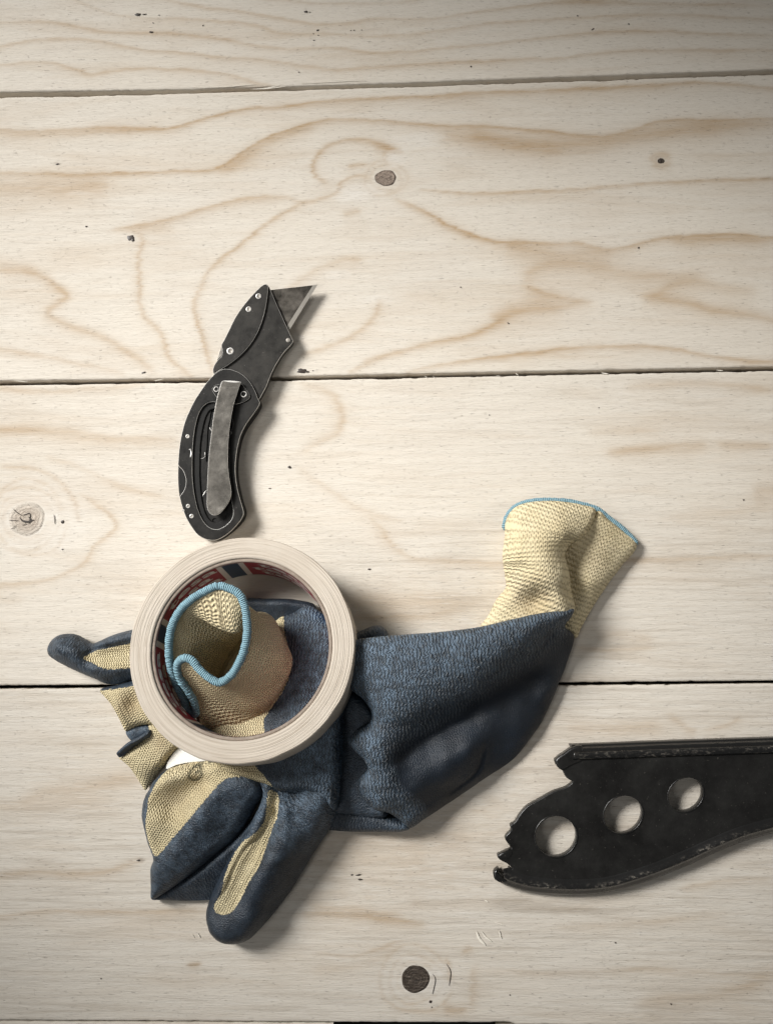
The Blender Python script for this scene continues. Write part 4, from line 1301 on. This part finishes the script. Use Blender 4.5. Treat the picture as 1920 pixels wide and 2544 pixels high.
pillow('finger', G1([(868,1503),(1000,1402),(1120,1312),(1195,1240),(1200,1130),(1500,1150),(1700,1300),(1540,1388),(1450,1480),(1380,1570),(1300,1660),(1220,1762),(1165,1850),(1148,1862),(1110,1810),(1050,1700),(980,1600),(920,1545)]),
       G1([(980,1500,10),(1080,1430,11),(1200,1350,10),(1300,1300,11.5),(1150,1600,11.5),(1250,1500,12),(1350,1420,12.5),(1200,1700,8.5),(1400,1350,12.5),(1150,1780,7),(1450,1300,13)]),
       KNIT, A_, ze=4, zb=.4, R=4.0, knit=[G1([(700,1500),(1180,1000),(1900,1200),(1500,1900),(1000,1950)])], axis=G1([(1250,1100),(1100,1500),(950,1850)]), soil=[(G1([(1330,1330)])[0], 6, .4)])
pillow('back_of_hand', FC([(333,560),(345,470),(372,420),(400,370),(470,312),(600,272),(700,257),(800,215),(950,215),(1040,300),(1075,380),(1060,450),(1010,510),(960,600),(900,690),(750,822),(600,942),(440,1052),(378,1080),(374,1000),(380,880),(398,828),(370,740),(345,640)]),
       FC([(400,500,18),(460,400,21),(560,330,23),(660,300,22),(430,600,21),(480,560,17),(580,480,16),(680,410,17),(740,330,22),(600,580,23),(500,680,22),(440,760,20),(700,480,23.5),(780,400,23),(850,300,22),(950,300,22),
           (870,400,25),(950,420,24),(1020,420,22),(800,500,22),(700,600,24),(600,700,23.5),(500,800,22),(430,900,20),(400,1020,14),(520,920,18),(660,800,19),(800,680,18),(880,600,19),(930,520,20)]),
       KNIT, A_, ze=7, zb=3.0, R=6.0, knit=[FC([(352,545),(355,480),(385,420),(420,360),(480,290),(700,220),(980,200),(1000,300),(930,343),(830,358),(750,430),(680,510),(590,620),(500,720),(400,828),(372,800),(345,690)])],
       axis=FC([(950,200),(700,500),(400,900)]), dust_and_light=.45, crinkle=.12, soil=[(FC([(520,480)])[0], 9, .35), (FC([(640,400)])[0], 7, .3)], label='back of the hand with a dark printed size mark', step=.7,
       ink=[(FC([(660,318),(625,305),(597,328),(590,365),(612,388),(648,374),(664,345),(650,330),(628,340)]), .62), (FC([(612,268),(625,290),(645,292)]), .6), (FC([(668,262),(690,282),(735,270)]), .6)])
pillow('finger', FC([(378,1080),(440,1040),(600,930),(750,810),(900,680),(1020,560),(1000,700),(900,900),(800,1080),(720,1087),(550,1092),(440,1087)]),
       FC([(440,1065,8),(600,1000,10),(750,900,12),(880,780,13),(700,1020,7),(800,960,8),(550,1050,7)]), KNIT, A_, ze=3.5, zb=.4, R=3.5, axis=FC([(380,1080),(1000,650)]), dust_and_light=.25, crinkle=.15)
# the long finger that reaches towards the lower edge
pillow('finger', FC([(905,352),(985,370),(1040,420),(1032,480),(972,610),(882,740),(812,880),(742,1030),(706,1130),(704,1190),(730,1270),(790,1325),(870,1341),(960,1312),(1040,1232),(1110,1152),(1200,1030),(1280,900),(1360,770),(1440,650),(1482,560),(1500,430),(1500,300),(1300,280),(1080,300)]),
       FC([(760,1150,16),(800,1230,18),(880,1260,18),(960,1200,19),(860,1130,17.5),(760,1060,19),(800,960,20.5),(850,860,21.5),(920,760,23),(990,670,24),(1040,560,25),(1050,480,25),
           (860,1040,15.5),(900,950,16),(950,850,17),(1010,750,18),(1060,650,19),(1090,560,20),(1100,480,20),(960,1040,21),(1010,950,22.5),(1060,850,23.5),(1110,740,24.5),(1140,640,24.5),(1150,540,24),
           (1060,1080,17),(1120,1000,17.5),(1190,900,18),(1260,800,18.5),(1330,690,18.5),(1100,1120,11),(1200,980,12),(1300,830,13),(1390,680,15),(1200,600,23),(1300,540,24.5),(1400,470,25),(1200,460,18),(1300,440,22),(1400,580,21),(1450,560,18),(1000,420,23),(950,390,20)]),
       KNIT, A_, ze=6, zb=.6, R=7.0, knit=[FC([(1080,425),(1128,470),(1122,590),(1098,640),(1070,720),(1014,880),(945,990),(892,1100),(838,1166),(762,1178),(736,1138),(785,1050),(805,950),(846,850),(915,742),(1000,675),(1052,600),(1066,500)])],
       axis=FC([(780,1300),(950,950),(1200,500),(1350,300)]), dust_and_light=lambda q: np.clip((q[:, 1] - P(*FC([(1200, 800)])[0])[1]) / .035, 0, 1) * .9 + .12, crinkle=lambda q: np.clip((q[:, 1] - P(*FC([(1200, 760)])[0])[1]) / .03, 0, 1) * .5,
       lines=[(FC([(760,1120),(820,1000),(870,880),(940,770),(1020,700),(1070,600)]), 1.0, -1.6), (FC([(850,1140),(930,1000),(1000,890),(1060,740),(1105,600),(1110,480)]), .9, -1.6)])
# palm: from below the tape to the bottom edge of the knuckles
palm_out = FC([(690,190),(735,250),(800,302),(862,338),(960,360),(1040,380),(1090,397),(1140,425),(1210,428),(1290,425),(1370,455),(1430,515),(1470,545),(1497,430),(1513,250),(1520,60),(1528,-150)]) + FB([(1560,800),(1545,640),(1500,545),(1430,485),(1385,468),(1300,512),(1235,535),(1150,650),(1050,900),(900,1080),(800,1160)])
pillow('palm', palm_out,
       FC([(800,260,24),(900,300,25),(1000,320,26),(1080,340,27),(1160,370,27),(1250,375,27),(1340,370,27.5),(1420,430,25.5),(1440,300,27),(1420,150,26),(1300,220,25),(1150,250,25),(1000,230,24),(850,200,23),(1450,0,24),(1300,0,23),(1100,100,23)])
       + FB([(1480,800,15),(1430,650,15),(1350,550,15),(1270,560,15),(1300,700,14),(1300,900,15),(1200,1000,15),(1450,950,17),(1050,1050,15)]),
       KNIT, A_, ze=9, zb=1.0, R=6.0, knit=[FC([(600,100),(735,255),(862,345),(960,370),(1090,410),(1100,385),(1060,330),(1000,270),(900,100)]), FB([(1215,540),(1250,520),(1262,600),(1285,700),(1300,760),(1270,880),(1190,1010),(1160,1060),(1165,1130),(800,1160),(900,800)])],
       axis=FC([(300,260),(2300,300)]), dust_and_light=lambda q: .15 + .85 * np.clip((q[:, 0] - P(*FC([(1120, 300)])[0])[0]) / .02, 0, 1), crinkle=lambda q: .75 * np.clip((q[:, 0] - P(*FC([(1080, 300)])[0])[0]) / .02, 0, 1),
       soil=[(FC([(950,300)])[0], 6, .3)], lines=[(FC([(800,310),(950,345),(1080,385)]), 1.2, .8)])
pillow('finger', FB([(1060,440),(1180,432),(1330,438),(1425,465),(1440,520),(1300,560),(1180,600),(1080,560)]),
       FB([(1120,480,9),(1250,470,10),(1350,480,9),(1200,520,8)]), KNIT, A_, ze=4, zb=.5, R=3.5, dust_and_light=.2, axis=FB([(1050,500),(1450,480)]))

tm = Mat('white_sliver_matte', (.80, .78, .745), .85, spec=.1)
tm.normal(tm.bump(tm.noise(tm.scale(tm.geo(), (900, 900, 900)), 1, 3, .6), .0002, .5))
plate('white_sliver', FB([(655,1315),(662,1280),(698,1226),(735,1196),(800,1150),(930,1180),(925,1268),(850,1275),(760,1284),(705,1296)]), 8.0*MM, 8.6*MM, tm.m, gloveA, .0002)  # small white plate in the gap beside the tape
# cuff standing up inside the tape: loft from the stitched rim down to the wrist
def cuff_loft():
    rim = [(600,300,47),(690,318,47),(780,370,47),(825,460,46.5),(845,580,46),(850,700,45.5),(830,830,45),(780,960,44.5),(710,1070,44),(610,1130,43.5),(520,1090,43.5),(440,1020,43.5),(370,940,43.5),(310,920,43),(255,960,41),(250,1040,38),(290,1130,34),(345,1210,30),(395,1300,26),(405,1400,22),(345,1370,21),(300,1270,25),(240,1150,29),(195,1020,34),(175,880,38),(180,740,41),(210,620,43),(270,510,45),(360,420,46),(480,345,46.5)]
    N = 160
    def loop(pts):
        px = G2(pts)
        z = np.array([p[2] for p in px]) * MM
        w = np.column_stack([PA([p[:2] for p in px], z), z])
        return resample(catmull(w, 8, True), 1.0, True) if False else w
    R0 = catmull(loop(rim), 8, True)
    # even samples keyed to the control points so the lofted loops correspond
    def key(wpts):
        c = catmull(wpts, 8, True)
        return c
    # lower loops, control point by control point (rim index -> wrist position)
    mid = [(670,680,40),(755,690,40),(865,560,39),(960,550,38),(1000,660,37),(1020,780,36),(1030,900,35),(1000,1000,34),(940,1080,33),(850,1150,33),(740,1180,33),(620,1180,33),(520,1160,33),(440,1120,33),(380,1120,32),(370,1170,30),(390,1240,28),(410,1300,26),(430,1370,23),(440,1440,20),(420,1430,19),(390,1370,20),(350,1270,24),(310,1130,28),(290,980,31),(290,850,33),(320,740,35),(330,590,38),(440,570,39.5),(570,640,40)]
    low = [(790,560,26),(880,540,26),(1010,540,25),(1080,590,24),(1130,680,24),(1180,790,23),(1225,910,22),(1215,1010,22),(1150,1130,22),(1050,1250,22),(930,1330,22),(800,1340,22),(700,1330,22),(600,1330,22),(520,1340,22),(480,1370,22),(460,1400,22),(450,1430,21),(445,1480,20),(450,1530,19),(440,1520,18),(430,1470,18),(430,1390,19),(440,1270,20),(460,1120,21),(490,980,22),(540,850,23),(610,740,24),(690,640,25),(770,560,26)]
    base = [(900,640,13),(960,620,13),(1030,640,13),(1090,690,13),(1130,760,13),(1170,850,12.5),(1190,940,12),(1180,1040,12),(1140,1180,12),(1070,1320,12),(1010,1420,12),(990,1480,12),(960,1530,12),(900,1580,13),(800,1600,13),(700,1600,13),(620,1590,13),(560,1570,13),(510,1550,13),(480,1530,13),(470,1500,13),(470,1440,13),(490,1360,13),(520,1260,13),(560,1150,13),(610,1040,13),(660,940,13),(720,850,13),(790,760,13),(850,700,13)]
    assert len(rim) == len(mid) == len(low) == len(base), (len(rim), len(mid), len(low), len(base))
    LC = [loop(rim), loop(mid), loop(low), loop(base)]
    dense = [catmull(l, 8, True) for l in LC]
    K = len(dense[0])
    S = 44
    rows = []
    for s_ in range(S + 1):
        t = s_ / S * 3
        # catmull across the four loops
        i = min(int(t), 2); f = t - i
        p0, p1, p2, p3 = dense[max(i - 1, 0)], dense[i], dense[i + 1], dense[min(i + 2, 3)]
        q = .5 * ((2 * p1) + (-p0 + p2) * f + (2 * p0 - 5 * p1 + 4 * p2 - p3) * f * f + (-p0 + 3 * p1 - 3 * p2 + p3) * f ** 3)
        rows.append(q)
    V = np.array(rows).reshape(-1, 3)
    V[:, :2] += np.column_stack([fbm(V[:, 0] * 90, V[:, 2] * 90 + 3, 2), fbm(V[:, 1] * 90 + 7, V[:, 2] * 90, 2)]) * .0006
    F = []
    for s_ in range(S):
        for j in range(K):
            jj = (j + 1) % K
            F.append((s_*K + j, s_*K + jj, (s_+1)*K + jj, (s_+1)*K + j))
    V = np.vstack([V, V[S * K:].mean(0)])
    for j in range(K):
        F.append((S*K + j, S*K + (j + 1) % K, len(V) - 1))
    me = mesh_from('cuff', V, F)
    # kuv: down the cuff, round the cuff
    Rw = np.array(rows)
    du = np.concatenate([[0], np.cumsum(np.linalg.norm(np.diff(Rw, axis=0), axis=2).mean(1))]) / MM
    circ = np.concatenate([[0], np.cumsum(np.linalg.norm(np.diff(Rw[S // 2], axis=0), axis=1))]) / MM
    uu = np.append(np.repeat(du, K), du[-1] + 12); vv = np.append(np.tile(circ, S + 1), 0)
    n = len(V)
    set_attr(me, 'kuv', np.column_stack([uu, vv])); set_attr(me, 'coat', np.zeros(n)); set_attr(me, 'crinkle', np.zeros(n)); set_attr(me, 'dust_and_light', np.zeros(n))
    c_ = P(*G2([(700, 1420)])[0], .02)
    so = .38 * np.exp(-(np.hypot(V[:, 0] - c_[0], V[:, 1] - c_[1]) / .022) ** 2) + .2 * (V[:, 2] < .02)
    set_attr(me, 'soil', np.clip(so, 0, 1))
    o = link('cuff', me, KNIT_CUFF_IN)
    sol = o.modifiers.new('thick', 'SOLIDIFY'); sol.thickness = .0012; sol.offset = 0
    adopt(o, A_)
    o['label'] = 'open knit cuff standing up inside the tape'
    b = tube('binding', dense[0][::2], .0019, BIND, None, True, 12, .0005, .08, .9)
    under(b, o, A_)
KNIT_CUFF_IN = glove_material('cuff_knit', 2.1, 1.35, (.64, .53, .33), (.71, .62, .41), .22)
cuff_loft()

# ------------------------------------------------------------------ the glove on the right
gr_c = P(*FD([(700, 1100)])[0])
gloveB = thing('work_glove', 'folded work glove with wrinkled blue rubber palm and upright yellow cuff beside the tape', 'glove', (gr_c[0], gr_c[1], 0), 'pair of coated work gloves')
B_ = gloveB
pillow('cuff_side', FD([(1200,300),(1330,170),(1385,140),(1440,190),(1520,252),(1588,322),(1500,440),(1420,550),(1350,660),(1300,750),(1268,805),(1180,760),(1130,600),(1130,420)]),
       FD([(1260,400,10),(1300,300,12.5),(1380,200,13),(1460,260,11),(1540,320,8),(1400,380,12),(1460,400,9),(1340,520,12),(1390,560,8),(1290,560,10),(1280,650,11),(1310,700,8),(1250,480,9),(1200,600,10)]),
       CUFFKNIT, B_, ze=4, zb=.4, R=5, knit=[FD([(900,0),(1800,0),(1800,900),(900,900)])], axis=FD([(1500,180),(1330,480),(1230,800)]), soil=[(FD([(1330,350)])[0], 14, .25)])
cuffB = pillow('cuff', FD([(913,185,7),(955,128,8),(1020,102,9),(1130,92,11),(1200,96,12),(1300,112,12),(1372,138,11),(1352,220,12),(1300,288,13),(1240,322,13),(1214,372,12),(1232,450,12),(1248,560,13),(1264,668,15),(1150,760,14),(950,790,12),(780,800,5),(725,815,4),(782,735,4),(822,680,4),(862,602,4),(908,540,4.5),(905,480,5),(892,380,6),(903,280,7)]),
       FD([(960,200,21),(1020,150,20),(1130,140,22),(1250,150,21),(1330,170,18),(1000,300,27),(1100,280,29),(1200,260,27),(1280,250,22),(960,400,26),(1050,420,31),(1140,400,31),(1190,360,25),(960,500,22),(1040,520,28),(1130,530,31),(1200,520,28),(1225,560,23),
           (1000,600,17),(1070,610,18),(1120,600,24),(1180,610,28),(1230,640,25),(940,640,15),(880,680,12),(840,720,11),(1000,680,17),(1100,670,20),(980,450,25)]),
       CUFFKNIT, B_, R=6.5, zb=.4, knit=[FD([(600,0),(1800,0),(1800,900),(600,900)])], axis=FD([(1180,40),(1090,250),(1090,450),(1020,650),(900,850)]), soil=[(FD([(1050,620)])[0], 10, .5), (FD([(1100,580)])[0], 4, .4)],
       lines=[(FD([(925,300),(990,420),(1050,520),(1110,600)]), 1.1, -.9), (FD([(1380,150),(1330,235),(1250,300),(1225,340)]), 1.6, 1.2)])
bp = FD([(902,245),(912,185),(955,128),(1020,100),(1130,90),(1220,95),(1310,112),(1385,138),(1440,180),(1520,243),(1592,318)])
bz = np.array([5, 6, 6.5, 7.5, 9, 9, 9, 8, 6.5, 5.5, 4.0]) * MM
bw = np.column_stack([PA(bp, bz), bz])
bnd = tube('binding', bw, .0014, BIND, None, False, 12, .0005, .08, .9)
under(bnd, cuffB, B_)
cuffB['label'] = 'upright yellow ribbed cuff with a deep fold'

def ramp_fn(px, ang_deg, lo, hi, a, b):
    c_ = np.array(P(*px)); dv = np.array([math.cos(math.radians(ang_deg)), math.sin(math.radians(ang_deg))])
    return lambda q: a + (b - a) * np.clip(((q - c_) @ dv / MM - lo) / (hi - lo), 0, 1)
def worn_lit_flap(q, off, wid):
    # rubbed, wrinkled and coloured as if lit: the raised upper flap and the ridge along the wavy edge
    pr = ((q - np.array(P(*FD([(520, 960)])[0]))) @ np.array([.55, -.83])) / MM
    f1 = np.clip(1 - (pr - off) / wid, 0, 1)
    d1, _, _, _ = seg_dist(q, PA(FD([(190, 1150), (220, 1300), (230, 1500), (270, 1640), (390, 1750)]), .028))
    return np.maximum(f1, np.clip(1.25 - d1 / MM / 9, 0, 1))
pillow('palm', FD([(60,832,27),(130,812,30),(200,802,31),(400,786,32),(600,770,32),(780,746,31),(950,706,29),(1100,673,26),(1200,661,24),(1264,654,21),(1245,700,17),(1215,740,14),(1264,792,6),(1230,920,5),(1180,1050,4.5),(1100,1230,4),(1040,1320,4),(950,1430,4),(800,1532,4),(640,1642,4),(500,1732,5),(410,1786,7),(360,1745,11),(300,1705,15),(230,1690,18),(165,1625,21),(152,1535,22),(195,1482,22),(172,1432,24),(132,1390,24),(92,1340,24),(130,1290,26),(205,1240,26),(215,1190,26),(172,1122,27),(105,1062,28),(82,930,28)]),
       FD([(120,860,34.5),(250,840,36),(400,830,37),(600,815,37.5),(780,790,37),(950,750,35.5),(1100,715,32),(1210,690,27),(150,960,35.5),(300,960,38),(500,940,38.5),(700,910,38),(880,850,36),(1030,790,33),(1140,740,28),
           (180,1080,34),(300,1100,37),(450,1090,36),(600,1050,34.5),(750,1000,33),(900,930,30.5),(1020,870,27),(1120,800,22),(250,1200,34),(330,1220,34),(450,1190,31),(600,1130,29),(750,1080,27),(900,1010,24),(1050,920,20),(1160,830,15),
           (190,1300,32),(250,1330,33.5),(330,1330,31),(450,1300,23),(600,1230,18.5),(750,1170,16),(900,1110,13.5),(1050,1020,11),(1180,900,10.5),(230,1430,32),(300,1440,30),(400,1420,23.5),(520,1370,20),(650,1310,18.5),(800,1240,15),(950,1180,12),(1100,1090,10),
           (220,1530,30),(280,1560,29.5),(360,1540,25),(470,1480,23),(600,1420,23),(720,1370,21),(850,1310,13),(1000,1240,10.5),(1090,1180,8),(230,1620,29),(300,1660,27),(380,1660,23),(480,1590,21),(600,1530,19.5),(720,1470,17),(850,1400,9.5),(980,1330,8),
           (360,1720,20),(430,1720,17),(520,1650,15),(640,1580,12.5),(1220,820,11),(1200,950,8)]),
       KNIT, B_, zb=2.0, R=6.0, axis=FD([(-600,1150),(1900,800)]),
       crinkle=lambda q: worn_lit_flap(q, 10, 17), dust_and_light=lambda q: worn_lit_flap(q, 3, 21), c=3.5, fold=.45,
       lines=[(FD([(300,1480),(420,1390),(600,1300),(780,1220)]), 3.0, -1.6), (FD([(220,1215),(300,1240),(420,1260)]), 2.5, -1.0), (FD([(815,1370),(800,1440),(775,1525),(705,1588),(620,1650)]), 1.1, -1.0), (FD([(1245,690),(1180,770),(1100,860),(1000,950)]), 1.5, -1.2)],
       label='wrinkled dark blue rubber palm')
pillow('thumb', FD([(40,850),(70,815),(120,788),(200,748),(250,738),(285,755),(305,790),(300,850),(180,880)]), FD([(110,820,21),(200,780,22),(260,770,20),(200,840,20),(270,820,19)]), KNIT, B_, ze=15, zb=4, R=4.0, axis=FD([(40,850),(300,780)]), dust_and_light=.25, crinkle=.15)
pillow('finger', FD([(20,1030),(90,1040),(200,1120),(280,1250),(300,1500),(300,1720),(180,1730),(60,1715),(-30,1720),(0,1400)]),
       FD([(80,1150,15),(180,1200,16),(100,1300,14),(200,1400,15),(90,1450,14),(80,1600,14),(200,1600,15),(150,1690,13)]), KNIT, B_, ze=6, zb=1, R=5.0, axis=FD([(80,1000),(120,1750)]), dust_and_light=.3, crinkle=.1)
pillow('finger', FD([(-70,1730),(0,1685),(80,1682),(200,1700),(320,1720),(400,1745),(418,1780),(385,1800),(250,1806),(100,1806),(0,1800),(-70,1792)]),
       FD([(20,1740,9),(120,1745,10),(220,1755,10.5),(320,1765,13),(375,1772,13),(-30,1760,8)]), KNIT, B_, ze=4, zb=.4, R=3.5, axis=FD([(-60,1760),(410,1780)]), dust_and_light=lambda q: .15 + .8 * np.clip((q[:, 0] - P(*FD([(280, 1760)])[0])[0]) / .015, 0, 1), crinkle=.2)  # paler right end: light on the tip painted into the colour
